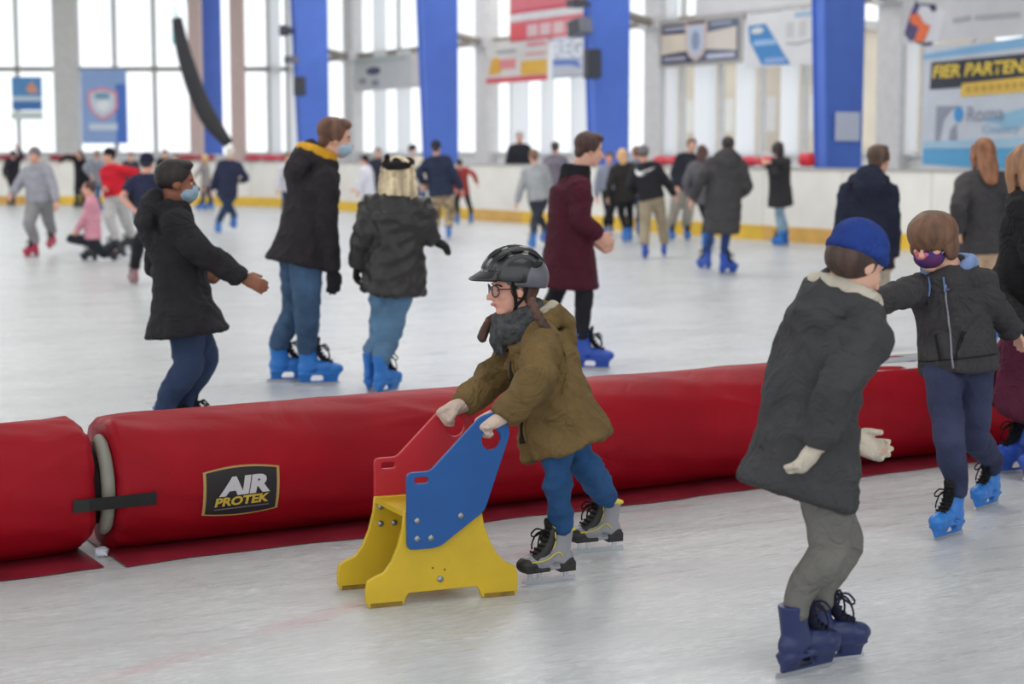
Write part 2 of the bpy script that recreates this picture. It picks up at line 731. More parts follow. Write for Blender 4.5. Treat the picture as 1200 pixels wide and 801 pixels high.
# ------------------------------------------------------------------ blue steel columns
WC = Wall(V3(B2) + NN * 1.25, -DN)
COLS = [(262, 'leftmost'), (386, 0), (537, 0), (737, 0), (1010, 0)]
COL_LABELS = ['blue steel column behind the hanging black hose', 'blue steel column right behind the teenager with the yellow hood',
              'blue steel column behind the navy puffer jacket skater', 'blue steel column above the maroon coated skater, speakers on its edge',
              'blue steel column with a white paper sheet taped to it']
col_roots = []
for i, (pr, _) in enumerate(COLS):
    xr = WC.at(pr, d=-0.52)[0]
    root = empty('steel_column', WC.pt(xr, 0), COL_LABELS[i], 'column', 'blue steel columns along the window wall')
    col_roots.append((root, xr))
    w = 0.26
    g = Geo()
    v = []
    for (z, df) in ((0, 0.22), (9.0, 0.60)):
        for (x, d) in ((xr - w, df), (xr, df), (xr, -0.52), (xr - w, -0.52)):
            v.append(WC.pt(x, z, d))
    g.add(v, [(3, 2, 1, 0), (4, 5, 6, 7), (0, 1, 5, 4), (1, 2, 6, 5), (2, 3, 7, 6), (3, 0, 4, 7)])
    obj('column_shaft', g.mesh('column_shaft', root.location), m_blue, root)
    g = Geo()                                   # flange plates
    for (x0, x1) in ((xr - w - 0.03, xr - w), (xr, xr + 0.03)):
        v = []
        for (z, df) in ((0, 0.26), (9.0, 0.64)):
            for (x, d) in ((x0, df), (x1, df), (x1, df - 0.1), (x0, df - 0.1)):
                v.append(WC.pt(x, z, d))
        g.add(v, [(3, 2, 1, 0), (4, 5, 6, 7), (0, 1, 5, 4), (1, 2, 6, 5), (2, 3, 7, 6), (3, 0, 4, 7)])
    obj('flange', g.mesh('flange', root.location), m_blue, root)
    if i > 0:                                   # tie bar back to the wall pillar
        g = Geo()
        g.tube([WC.pt(xr - w / 2, zt, -0.5), WR.pt(pxs[i - 1][0] + 0.15, zt, 0.2)], [(0.10, 0.10)], n=6)
        obj('tie_bar', g.mesh('tie_bar', root.location), m_rail, root)

# paper on the last column: on the face that looks along the boards
root, xr = col_roots[4]
WF = Wall(WC.pt(xr + 0.035, 0, 0), NN)
xa, za = WF.at(979, 131)
xb, zb_ = WF.at(1007, 165)
g = Geo()
WF.box(g, xa, xb, zb_, za, 0.0, 0.006)
o = obj('paper_sheet', g.mesh('paper_sheet', WF.pt(xa, zb_)), mat('paper', (206, 212, 232), rough=0.7, var=0.03), None, WF.pt(xa, zb_))
tag(o, 'blank white paper sheet taped low on a blue column', 'paper')

# ------------------------------------------------------------------ loudspeakers and lamps on the columns
m_dark = mat('dark_plastic', (62, 64, 74), rough=0.5, var=0.05)
m_mid = mat('grey_plastic', (110, 112, 122), rough=0.5, var=0.05)


def speaker(px, py, hw, hh, colidx, label, mm, d=0.75, tilt=0.0, round_=False):
    xr = col_roots[colidx][1]
    x, z = WC.at(px, py, d)
    root = empty('loudspeaker' if not round_ else 'floodlight', WC.pt(x, z, d), label, 'loudspeaker' if not round_ else 'lamp')
    M = WC.M(x, z, d) @ Matrix.Rotation(tilt, 4, 'Z')
    g = Geo()
    if round_:
        pts = [M @ Vector((0, 0, t)) for t in (-0.14, -0.05, 0.10, 0.16)]
        g.tube(pts, [hw * 0.5, hw * 0.8, hw, hw * 1.05], n=16)
    else:
        g.prism([(-hw, -hh), (hw, -hh * 0.9), (hw * 0.9, hh), (-hw, hh)], M, -0.16, 0.14)
    obj('housing', g.mesh('housing', root.location), mm, root)
    g = Geo()
    if round_:
        g.tube([M @ Vector((0, 0, 0.155)), M @ Vector((0, 0, 0.17))], [hw * 0.85], n=16)
    else:
        g.prism([(-hw * 0.8, -hh * 0.85), (hw * 0.8, -hh * 0.8), (hw * 0.75, hh * 0.85), (-hw * 0.8, hh * 0.85)], M, 0.14, 0.155)
    obj('grille', g.mesh('grille', root.location), m_dark, root)
    g = Geo()
    q = WC.pt(xr - 0.1, z, 0.3)
    g.tube([V3(root.location), q], [0.03], n=6)
    obj('bracket', g.mesh('bracket', root.location), m_dark, root)


speaker(679, 32, 0.24, 0.16, 3, 'dark loudspeaker box on a bracket beside the red banner', m_mid, tilt=0.15)
speaker(694, 75, 0.10, 0.30, 3, 'slim black column loudspeaker below the boxy one', m_dark, d=0.6)
speaker(676, 4, 0.18, 0.08, 3, 'small dark floodlight at the top edge above the red banner', m_dark)
speaker(336, 36, 0.16, 0.14, 1, 'round black floodlight high beside a blue column', m_dark, round_=True)
speaker(341, 70, 0.16, 0.10, 1, 'small grey lamp box under the round floodlight', m_mid)
speaker(351, 101, 0.07, 0.26, 1, 'narrow black loudspeaker low beside a blue column', m_dark, d=0.6)

# black hose hanging in front of the first column
Yh = 47.5
pts = [P(207, 21, Yh), P(213, 52, Yh), P(222, 84, Yh), P(234, 117, Yh), P(248, 143, Yh), P(268, 169, Yh)]
k = Yh / F
g = Geo()
g.tube(pts, [(6 * k, 5 * k), (8 * k, 5 * k), (9.5 * k, 6 * k), (10 * k, 6 * k), (10 * k, 6 * k), (6 * k, 5 * k)], n=16, ref=(1, 0, 0), sub=5)
hose = empty('hanging_hose', pts[-1], 'thick curved black rubber hose hanging in front of a blue column', 'hose')
obj('hose_tube', g.mesh('hose_tube', pts[-1], True), mat('black_rubber', (44, 44, 48), rough=0.55, var=0.15, vscale=3), hose)
g = Geo()
g.tube([P(205, 8, Yh + 0.05), P(207, 23, Yh)], [1.2 * k], n=8)
g.tube([P(204, 24, Yh - 0.02), P(204, 52, Yh - 0.02)], [(2.2 * k, 1 * k)], n=8, ref=(1, 0, 0))
obj('hanger_strap', g.mesh('hanger_strap', pts[-1]), mat('teal_strap', (120, 190, 205), rough=0.6), hose)
g = Geo()
g.tube([P(205, -80, Yh + 0.05), P(205, 8, Yh + 0.05)], [0.6 * k], n=6)
obj('hanger_cable', g.mesh('hanger_cable', pts[-1]), m_dark, hose)

# ------------------------------------------------------------------ rink boards
line = [Gd(-420, 239.3), Gd(-150, 239.5), Gd(-60, 239.6), Gd(60, 239.8), Gd(170, 240.0), Gd(240, 240.2), Gd(290, 241.0), Gd(345, 243.0)]
line = [Vector(p) for p in catmull([V3(p) for p in line], 6)]
end = Vector(V3(B1) - DN * 42)
line.append(end)
acc = [0.0]
for a, b_ in zip(line[:-1], line[1:]):
    acc.append(acc[-1] + (b_ - a).length)


def along(s):
    for i in range(len(line) - 1):
        if s <= acc[i + 1] or i == len(line) - 2:
            t = (s - acc[i]) / max(1e-6, acc[i + 1] - acc[i])
            return line[i].lerp(line[i + 1], t)


m_board = mat('board_white', (236, 234, 228), rough=0.45, var=0.06, vscale=1.5)
m_kick = mat('kick_yellow', (232, 190, 60), rough=0.5, var=0.12, vscale=3)
m_kick2 = mat('kick_orange', (214, 168, 88), rough=0.5, var=0.12, vscale=3)
m_cap = mat('board_cap', (176, 172, 168), rough=0.5, var=0.05)
boards = empty('rink_boards', along(20), 'white rink boards with yellow kick plate round the far ice', 'rink boards')
BH = 1.24
s = 0.0
i = 0
while s < acc[-1] - 0.1:
    e = min(s + 2.0, acc[-1])
    a, b_ = along(s), along(e)
    X = (b_ - a).normalized()
    nv = X.cross(Vector((0, 0, 1)))
    Mx = Matrix(((X.x, 0, nv.x, a.x), (X.y, 0, nv.y, a.y), (0, 1, 0, 0), (0, 0, 0, 1)))
    ln = (b_ - a).length
    for nm, (z0, z1, d0, d1, gap), mm in (('board_panel', (0.22, BH - 0.04, -0.1, 0.0, 0.008), m_board),
                                          ('kick_plate', (0.0, 0.25, -0.1, 0.012, 0.003), m_kick if (i % 5) else m_kick2),
                                          ('cap_rail', (BH - 0.04, BH, -0.14, 0.02, 0.0), m_cap)):
        g = Geo()
        g.box((gap, z0, d0), (ln - gap, z1, d1), Mx)
        obj(nm, g.mesh(nm, boards.location), mm, boards)
    s = e
    i += 1

# red pads and bags on the far side of the boards
m_red = mat('red_vinyl', (196, 40, 58), rough=0.45, var=0.15, vscale=4)
PADS = [(-30, 32, 'dark red pad on the boards at the left edge of the rink', (150, 48, 62)),
        (58, 96, 'dark red pad on the boards behind the grey sweatshirt skater', (150, 48, 62)),
        (205, 254, 'dark red pad on the boards right of the hanging hose', (170, 60, 74)),
        (284, 345, 'bright red pad on the boards left of the yellow hood', (205, 60, 80)),
        (762, 797, 'bright red pad on the boards right of the grey beanie', (206, 60, 76)),
        (862, 905, 'bright red pad on the boards behind the long grey coat', (206, 50, 66)),
        (930, 951, 'small red bag on the boards beside the black long coat', (210, 36, 52))]


def pix(p):
    v = V3(p) - np.array((0, 0, CAMZ))
    dep = v[1] * CT - v[2] * ST
    return 600 + F * v[0] / dep


for pa, pb, lab, c in PADS:
    sv = [q for q in np.arange(0, acc[-1], 0.1) if pa <= pix(along(q)) <= pb]
    hh = 0.10 if pa != 930 else 0.13
    cs = along((sv[0] + sv[-1]) / 2)
    X = nrm(V3(along(sv[-1]) - along(sv[0])))
    nv = np.cross(X, UPV)
    L_ = sv[-1] - sv[0]
    n = max(2, int(L_ / 0.7)) if pa != 930 else 3
    g = Geo()
    for q in range(n):
        p_ = V3(along(sv[0] + L_ * (q + 0.5) / n)) - nv * 0.06
        g.ell(p_ + UPV * (BH + hh * 1.02), (L_ / n * 0.62, 0.10, hh), (X, nv, UPV))
    c0 = V3(cs) + UPV * BH
    me = fuse(g, 'red_pad', 0.035, c0)
    o = obj('red_pad', me, mat('red_vinyl_%d' % pa, c, rough=0.4, var=0.12, vscale=4), None, c0)
    tag(o, lab, 'pad' if pa != 930 else 'bag')


# ------------------------------------------------------------------ banners
class Banner:
    def __init__(self, W, name, label, pl, pr, pt_, pb, d, col, cat='banner', fixed_top=False):
        self.W = W
        pm = (pl + pr) / 2
        self.x0 = W.at(pl, d=d)[0]
        self.x1 = W.at(pr, d=d)[0]
        self.z1 = W.at(pm, pt_, d)[1]
        self.z0 = W.at(pm, pb, d)[1]
        self.w = self.x1 - self.x0
        self.h = self.z1 - self.z0
        self.d = d
        self.root = empty(name, W.pt((self.x0 + self.x1) / 2, self.z0, d), label, cat)
        self.k = 0
        g = Geo()
        W.box(g, self.x0, self.x1, self.z0, self.z1, d - 0.03, d)
        obj('sheet', g.mesh('sheet', self.root.location), self.m(col), self.root)
        for x in (self.x0 + 0.12 * self.w, self.x0 + 0.88 * self.w):
            g = Geo()
            W.box(g, x - 0.02, x + 0.02, self.z1 - 0.10, self.z1 - 0.05, 0.0, d - 0.03)
            obj('wall_bracket', g.mesh('wall_bracket', self.root.location), m_frame, self.root)

    def m(self, col):
        return mat('print_%d_%d_%d' % tuple(col), col, rough=0.55, var=0.05, vscale=2)

    def poly(self, pts, col, name='print', lift=1):
        g = Geo()
        M = self.W.M(self.x0, self.z0, self.d)
        g.prism([(u * self.w, v * self.h) for u, v in pts], M, 0.004 * (lift - 1), 0.006 * lift)
        return obj(name, g.mesh(name, self.root.location), self.m(col), self.root)

    def rect(self, u0, u1, v0, v1, col, name='print', lift=1):
        return self.poly([(u0, v0), (u1, v0), (u1, v1), (u0, v1)], col, name, lift)

    def oval(self, u, v, ru, rv, col, name='emblem', lift=2):
        return self.poly([(u + ru * math.cos(t), v + rv * math.sin(t)) for t in np.linspace(0, 2 * math.pi, 22, endpoint=False)], col, name, lift)

    def text(self, s, u, v, hfrac, col, wfrac=None, shear=0.0, bold=0.0, lift=3, name='lettering'):
        me = text_mesh(s, 1.0, shear=shear, bold=bold)
        co = np.array([v_.co[:] for v_ in me.vertices])
        lo, hi = co.min(0), co.max(0)
        sy = hfrac * self.h / (hi[1] - lo[1])
        sx = wfrac * self.w / (hi[0] - lo[0]) if wfrac else sy
        M = self.W.M(self.x0 + u * self.w, self.z0 + v * self.h, self.d + 0.006 * lift)
        for v_, c in zip(me.vertices, co):
            v_.co = M @ Vector(((c[0] - lo[0]) * sx, (c[1] - lo[1]) * sy, 0)) - self.root.location
        return obj(name, me, self.m(col), self.root)


dW = 0.45
b = Banner(WL, 'banner', 'small blue hanging banner with an orange emblem at far left', 16, 51, 90, 129, 0.5, (92, 150, 206))
b.poly([(0.45, 0.62), (0.68, 0.88), (0.9, 0.55), (0.62, 0.5)], (226, 160, 130), 'emblem')
b.rect(0.0, 1.0, 0.28, 0.42, (205, 222, 236))
b.rect(0.0, 1.0, 0.0, 0.24, (70, 124, 190))
b.rect(-0.04, 1.02, -0.28, -0.04, (214, 226, 220), 'lower_strip')
b = Banner(WL, 'banner', 'tall blue banner with a white shield crest edged in red', 97, 150, 81, 168, 0.5, (150, 178, 226))
b.rect(0.76, 1.0, 0.0, 0.8, (80, 124, 212))
b.poly([(0.14, 0.70), (0.45, 0.76), (0.80, 0.70), (0.80, 0.48), (0.68, 0.38), (0.46, 0.31), (0.26, 0.40), (0.14, 0.52)], (232, 150, 170), 'shield', 2)
b.poly([(0.20, 0.67), (0.45, 0.72), (0.74, 0.67), (0.74, 0.49), (0.64, 0.41), (0.46, 0.35), (0.30, 0.42), (0.20, 0.53)], (218, 228, 240), 'shield_field', 3)
b.oval(0.46, 0.64, 0.18, 0.05, (130, 170, 196), lift=4)
b.oval(0.48, 0.52, 0.14, 0.08, (244, 248, 252), lift=4)
b.rect(0.16, 0.78, 0.18, 0.27, (216, 228, 244), 'caption', 2)

b = Banner(WR, 'sponsor_board', 'grey sponsor board with faint dark emblem between two blue columns', 415, 512, 64, 104, dW, (196, 198, 196))
b.rect(0.02, 0.66, 0.80, 0.98, (176, 184, 178))
b.oval(0.26, 0.58, 0.09, 0.12, (70, 70, 104))
b.oval(0.12, 0.30, 0.05, 0.10, (140, 140, 152))
b.oval(0.28, 0.22, 0.05, 0.10, (140, 140, 152))
b.rect(0.72, 1.0, 0.12, 0.98, (214, 208, 206))
b.rect(0.84, 1.0, 0.74, 0.9, (218, 170, 176))

b = Banner(WR, 'banner', 'large red and white banner at the top edge of the picture', 598, 700, -10, 44, dW, (222, 120, 128))
b.rect(0, 1, 0.45, 0.62, (226, 222, 220))
b.rect(0, 1, 0.62, 0.70, (206, 84, 96))
b.rect(0, 0.18, 0.02, 0.38, (226, 96, 100))
for q in range(5):
    b.rect(0.21 + q * 0.15, 0.33 + q * 0.15, 0.08, 0.34, (226, 196, 194))
b.rect(0, 1, 0.0, 0.05, (214, 104, 112))
b = Banner(WR, 'banner', 'white banner with orange patches and a red foot strip', 570, 641, 46, 96, dW, (218, 214, 208))
b.rect(0.0, 1.0, 0.0, 0.13, (220, 88, 98))
b.poly([(0.04, 0.2), (0.26, 0.24), (0.22, 0.62), (0.1, 0.6)], (230, 172, 60))
b.rect(0.22, 0.50, 0.32, 0.56, (222, 140, 140))
b.rect(0.18, 0.50, 0.70, 0.78, (168, 166, 170))
b.rect(0.58, 1.0, 0.15, 0.48, (232, 182, 74))
b.rect(0.68, 0.98, 0.80, 0.90, (222, 150, 152))
b.rect(0.66, 0.98, 0.60, 0.66, (222, 160, 160))
b = Banner(WR, 'banner', 'pale grey banner with white block lettering and blue wave', 647, 700, 42, 90, dW, (196, 202, 216))
b.text('REGE', 0.02, 0.48, 0.44, (240, 243, 248), wfrac=0.88, bold=0.03)
b.poly([(0.02, 0.32), (0.02, 0.46), (0.55, 0.42), (0.66, 0.2), (0.4, 0.3)], (110, 136, 198))
b.rect(0.15, 0.7, 0.1, 0.15, (206, 196, 190))
b.rect(0, 1, 0.0, 0.03, (120, 124, 132))

b = Banner(WR, 'sponsor_board', 'dark framed sponsor board with a central oval crest', 771, 868, 20, 77, dW, (168, 164, 158))
b.rect(0.04, 0.96, 0.08, 0.90, (96, 104, 122))
b.rect(0.04, 0.42, 0.08, 0.90, (52, 54, 78), lift=2)
b.poly([(0.04, 0.28), (0.45, 0.34), (0.45, 0.68), (0.04, 0.70)], (214, 202, 184), lift=3)
b.poly([(0.55, 0.34), (0.94, 0.26), (0.94, 0.74), (0.55, 0.66)], (210, 200, 188), lift=3)
b.rect(0.07, 0.34, 0.14, 0.22, (158, 162, 176), lift=3)
b.rect(0.07, 0.34, 0.77, 0.85, (158, 162, 176), lift=3)
b.rect(0.60, 0.92, 0.13, 0.22, (190, 194, 208), lift=3)
b.rect(0.64, 0.88, 0.79, 0.86, (150, 158, 172), lift=3)
b.poly([(0.34, 0.90), (0.60, 0.90), (0.60, 0.4), (0.55, 0.2), (0.47, 0.1), (0.39, 0.2), (0.34, 0.4)], (206, 186, 176), 'crest', 4)
b.poly([(0.375, 0.84), (0.565, 0.84), (0.565, 0.42), (0.53, 0.26), (0.47, 0.18), (0.41, 0.26), (0.375, 0.42)], (190, 200, 214), 'crest_field', 5)
b.oval(0.47, 0.52, 0.05, 0.2, (140, 150, 176), lift=6)
b.rect(0.36, 0.58, 0.86, 0.92, (110, 84, 84), 'crest_crown', 5)
b = Banner(WR, 'sponsor_board', 'white sponsor board with a slanted blue panel', 873, 968, 12, 77, dW, (216, 216, 216))
b.poly([(0.02, 0.78), (0.24, 0.80), (0.56, 0.02), (0.20, 0.04), (0.04, 0.5)], (74, 134, 190))
b.oval(0.14, 0.68, 0.08, 0.06, (206, 212, 206))
b.rect(0.10, 0.38, 0.40, 0.50, (150, 186, 222), lift=2)
b.rect(0.24, 0.50, 0.06, 0.16, (140, 168, 212), lift=2)
for q in range(3):
    b.rect(0.50 + q * 0.15, 0.59 + q * 0.15, 0.50, 0.78, (200, 198, 196))
b.poly([(0.50, 0.42), (0.64, 0.39), (0.8, 0.44), (0.96, 0.41), (0.96, 0.38), (0.8, 0.41), (0.64, 0.36), (0.5, 0.39)], (150, 152, 158))
b.rect(0.60, 0.98, 0.85, 0.95, (164, 186, 204))
b = Banner(WR, 'fascia_board', 'long pale fascia board above the crest sponsor board', 813, 968, -60, 14, dW - 0.1, (210, 208, 208))
b.rect(0, 1, 0.02, 0.06, (190, 188, 188))
b = Banner(WR, 'fascia_board', 'long pale board with an orange and navy emblem at top right', 1054, 1330, -90, 42, dW, (210, 209, 210))
# emblem placed by its own corner pixels


def emblem(bn, pts, col, lift, name='emblem'):
    q = []
    for px, py in pts:
        x, z = bn.W.at(px, py, bn.d)
        q.append(((x - bn.x0) / bn.w, (z - bn.z0) / bn.h))
    return bn.poly(q, col, name, lift)


emblem(b, [(1073, 3), (1096, 5), (1108, 14), (1106, 28), (1099, 48), (1092, 57), (1078, 51), (1066, 51), (1059, 41), (1068, 18)], (222, 222, 226), 1)
emblem(b, [(1074, 0), (1078, 8), (1072, 22), (1067, 17)], (92, 78, 128), 2)
emblem(b, [(1067, 17), (1060, 40), (1067, 49), (1074, 46), (1078, 32), (1069, 28)], (84, 76, 118), 2)
emblem(b, [(1074, 4), (1097, 5), (1098, 12), (1093, 14), (1089, 7), (1075, 6)], (58, 54, 88), 3)
emblem(b, [(1067, 17), (1077, 16), (1083, 27), (1091, 30), (1083, 49), (1072, 49), (1078, 32), (1068, 27)], (240, 118, 70), 4)
emblem(b, [(1071, 49), (1084, 50), (1094, 49), (1091, 57), (1083, 53)], (50, 50, 78), 5)
for q, (a, c) in enumerate(((1117, 1138), (1143, 1196))):
    emblem(b, [(a, 27 - q * 3), (c, 24 - q * 4), (c, 18 - q * 4), (a, 21 - q * 3)], (178, 178, 182), 2, 'caption')

b = Banner(WR, 'sponsor_banner', 'large pale blue partner banner with yellow headline on black', 1080, 1330, 45, 198, dW + 0.12, (206, 212, 220))
E = emblem
E(b, [(1082, 70), (1330, 40), (1330, 20), (1082, 64)], (136, 184, 220), 1, 'print')
E(b, [(1082, 174), (1330, 172), (1330, 210), (1081, 192)], (96, 168, 212), 1, 'print')
E(b, [(1082, 166), (1330, 155), (1330, 172), (1082, 175)], (168, 202, 224), 1, 'print')
E(b, [(1150, 140), (1330, 90), (1330, 130), (1180, 150)], (150, 196, 222), 1, 'print')
E(b, [(1092, 73), (1330, 50), (1330, 88), (1090, 105)], (58, 60, 70), 2, 'headline_band')
E(b, [(1128, 98), (1330, 76), (1330, 98), (1126, 113)], (236, 196, 84), 3, 'ribbon')
for q in range(9):
    a = 1133 + q * 9
    E(b, [(a, 108.5 - q * 0.8), (a + 6, 108 - q * 0.8), (a + 6, 101 - q * 0.85), (a, 101.6 - q * 0.85)], (196, 160, 84), 4, 'caption')


def text_px(bn, s, px0, py0, px1, py1, hpx, col, shear=0.15, bold=0.02, lift=4, aspect_end=None):
    """lettering whose foot runs from pixel 0 to pixel 1 on the banner"""
    me = text_mesh(s, 1.0, shear=shear, bold=bold)
    co = np.array([v_.co[:] for v_ in me.vertices])
    lo, hi = co.min(0), co.max(0)
    xa, za = bn.W.at(px0, py0, bn.d)
    xb, zb2 = bn.W.at(px1, py1, bn.d)
    ht = bn.W.at(px0, py0 - hpx, bn.d)[1] - za
    for v_, c in zip(me.vertices, co):
        u = (c[0] - lo[0]) / (hi[0] - lo[0])
        w = (c[1] - lo[1]) / (hi[1] - lo[1])
        v_.co = Vector(bn.W.pt(xa + (xb - xa) * u, za + (zb2 - za) * u + w * ht, bn.d + 0.006 * lift + 0.002)) - bn.root.location
    return obj('lettering', me, bn.m(col), bn.root)


text_px(b, 'FIER PARTENAIRE', 1094, 92, 1243, 82, 15, (240, 208, 84), bold=0.03)
E(b, [(1098, 124), (1128, 124), (1116, 128), (1106, 140), (1101, 165), (1096, 165)], (152, 156, 172), 2)
E(b, [(1112, 164), (1114, 152), (1121, 144), (1122, 164)], (152, 156, 172), 2)
bx_, bz_ = b.W.at(1124, 134, b.d)
b.oval((bx_ - b.x0) / b.w, (bz_ - b.z0) / b.h, 0.022, 0.062, (74, 158, 220), lift=4)
text_px(b, 'Roma', 1134, 143, 1177, 141, 18, (150, 156, 172), shear=0, bold=0)
text_px(b, 'Country', 1152, 159, 1196, 158, 13, (126, 182, 220), shear=0.2, bold=0)

# ================================================================== PEOPLE
def ik(a, t, l1, l2, hint):
    a, t = V3(a), V3(t)
    d = np.linalg.norm(t - a)
    if d > (l1 + l2) * 0.995:
        s = d / ((l1 + l2) * 0.995)
        l1, l2 = l1 * s, l2 * s
    d = max(d, abs(l1 - l2) * 1.05 + 1e-4)
    u = nrm(t - a)
    x = (l1 * l1 - l2 * l2 + d * d) / (2 * d)
    hgt = math.sqrt(max(0.0, l1 * l1 - x * x))
    h = V3(hint)
    h = nrm(h - h.dot(u) * u)
    return a + u * x + h * hgt


def yawv(a):
    a = math.radians(a)
    return np.array((math.sin(a), math.cos(a), 0.0))


UP = np.array((0, 0, 1.0))


def hand_geo(g, wrist, d, tv, pn, L, curl=0.35, fat=1.0, spread=0.10):
    """palm, four bent fingers of unequal length and a thumb leaving the side of the palm"""
    d = nrm(d)
    a = nrm(V3(tv) - V3(tv).dot(d) * d)           # thumb side
    p = nrm(np.cross(d, a))
    if p.dot(pn) < 0:
        p = -p
    w = V3(wrist)
    g.tube([w - d * 0.12 * L, w + d * 0.05 * L, w + d * 0.28 * L, w + d * 0.50 * L],
           [(0.15 * L * fat, 0.12 * L * fat), (0.17 * L * fat, 0.12 * L * fat), (0.22 * L * fat, 0.125 * L * fat), (0.215 * L * fat, 0.09 * L * fat)],
           n=12, ref=a, sub=2, round_=True)
    for off, ln in ((0.165, 0.40), (0.055, 0.46), (-0.055, 0.43), (-0.16, 0.33)):
        q = w + d * (0.48 - abs(off) * 0.25) * L + a * off * L
        dir_ = nrm(d + a * off * spread * 8)
        pts = [q - dir_ * 0.05 * L, q]
        ang = 0.0
        for seg, cf in ((0.45, 0.8), (0.32, 1.0), (0.23, 0.7)):
            ang += curl * cf
            dd = dir_ * math.cos(ang) + p * math.sin(ang)
            q = q + dd * ln * seg * L
            pts.append(q)
        r = 0.066 * L * fat
        g.tube(pts, [r * 1.05, r * 1.05, r, r * 0.92, r * 0.75], n=8, ref=a, round_=True)
    q = w + d * 0.12 * L + a * 0.15 * L
    t1 = nrm(d * 0.75 + a * 0.62 + p * 0.30)
    t2 = nrm(d * 0.9 + a * 0.18 + p * (0.35 + 0.5 * curl))
    g.tube([q, q + t1 * 0.20 * L, q + t1 * 0.20 * L + t2 * 0.17 * L, q + t1 * 0.20 * L + t2 * 0.31 * L],
           [0.085 * L * fat, 0.078 * L * fat, 0.068 * L * fat, 0.055 * L * fat], n=8, ref=p, round_=True)


def head_axes(hyaw, pitch=0.0, roll=0.0):
    f = yawv(hyaw)
    r = np.array((f[1], -f[0], 0.0))
    f2 = f * math.cos(pitch) - UP * math.sin(pitch)     # positive pitch looks down
    u = np.cross(r, f2)
    u2 = u * math.cos(roll) + r * math.sin(roll)
    r2 = np.cross(f2, u2)
    return f2, r2, u2


def head_geo(g, c, H, ax, ears=True):
    f, r, u = ax
    A = (f, r, u)
    c = V3(c)

    def at(a, b, d):
        return c + (f * a + r * b + u * d) * H
    g.ell(at(-0.06, 0, 0.13), (0.41 * H, 0.325 * H, 0.36 * H), A, 18, 12)
    g.ell(at(0.10, 0, -0.12), (0.26 * H, 0.26 * H, 0.34 * H), A, 16, 10)
    g.ell(at(0.20, 0, -0.37), (0.13 * H, 0.15 * H, 0.11 * H), A)
    g.ell(at(0.04, 0, -0.30), (0.20 * H, 0.23 * H, 0.16 * H), A)
    g.ell(at(0.27, 0, 0.10), (0.09 * H, 0.22 * H, 0.055 * H), A)
    for s in (-1, 1):
        g.ell(at(0.24, 0.16 * s, -0.09), (0.10 * H, 0.09 * H, 0.10 * H), A)
        if ears:
            g.ell(at(-0.03, 0.325 * s, -0.04), (0.085 * H, 0.035 * H, 0.125 * H), A)
    g.tube([at(0.33, 0, 0.07), at(0.40, 0, -0.05), at(0.45, 0, -0.12)], [0.035 * H, 0.045 * H, 0.06 * H], n=8, round_=True)
    g.ell(at(0.38, 0, -0.135), (0.06 * H, 0.085 * H, 0.045 * H), A)
    g.ell(at(0.335, 0, -0.235), (0.055 * H, 0.10 * H, 0.022 * H), A)
    g.ell(at(0.33, 0, -0.275), (0.055 * H, 0.09 * H, 0.024 * H), A)


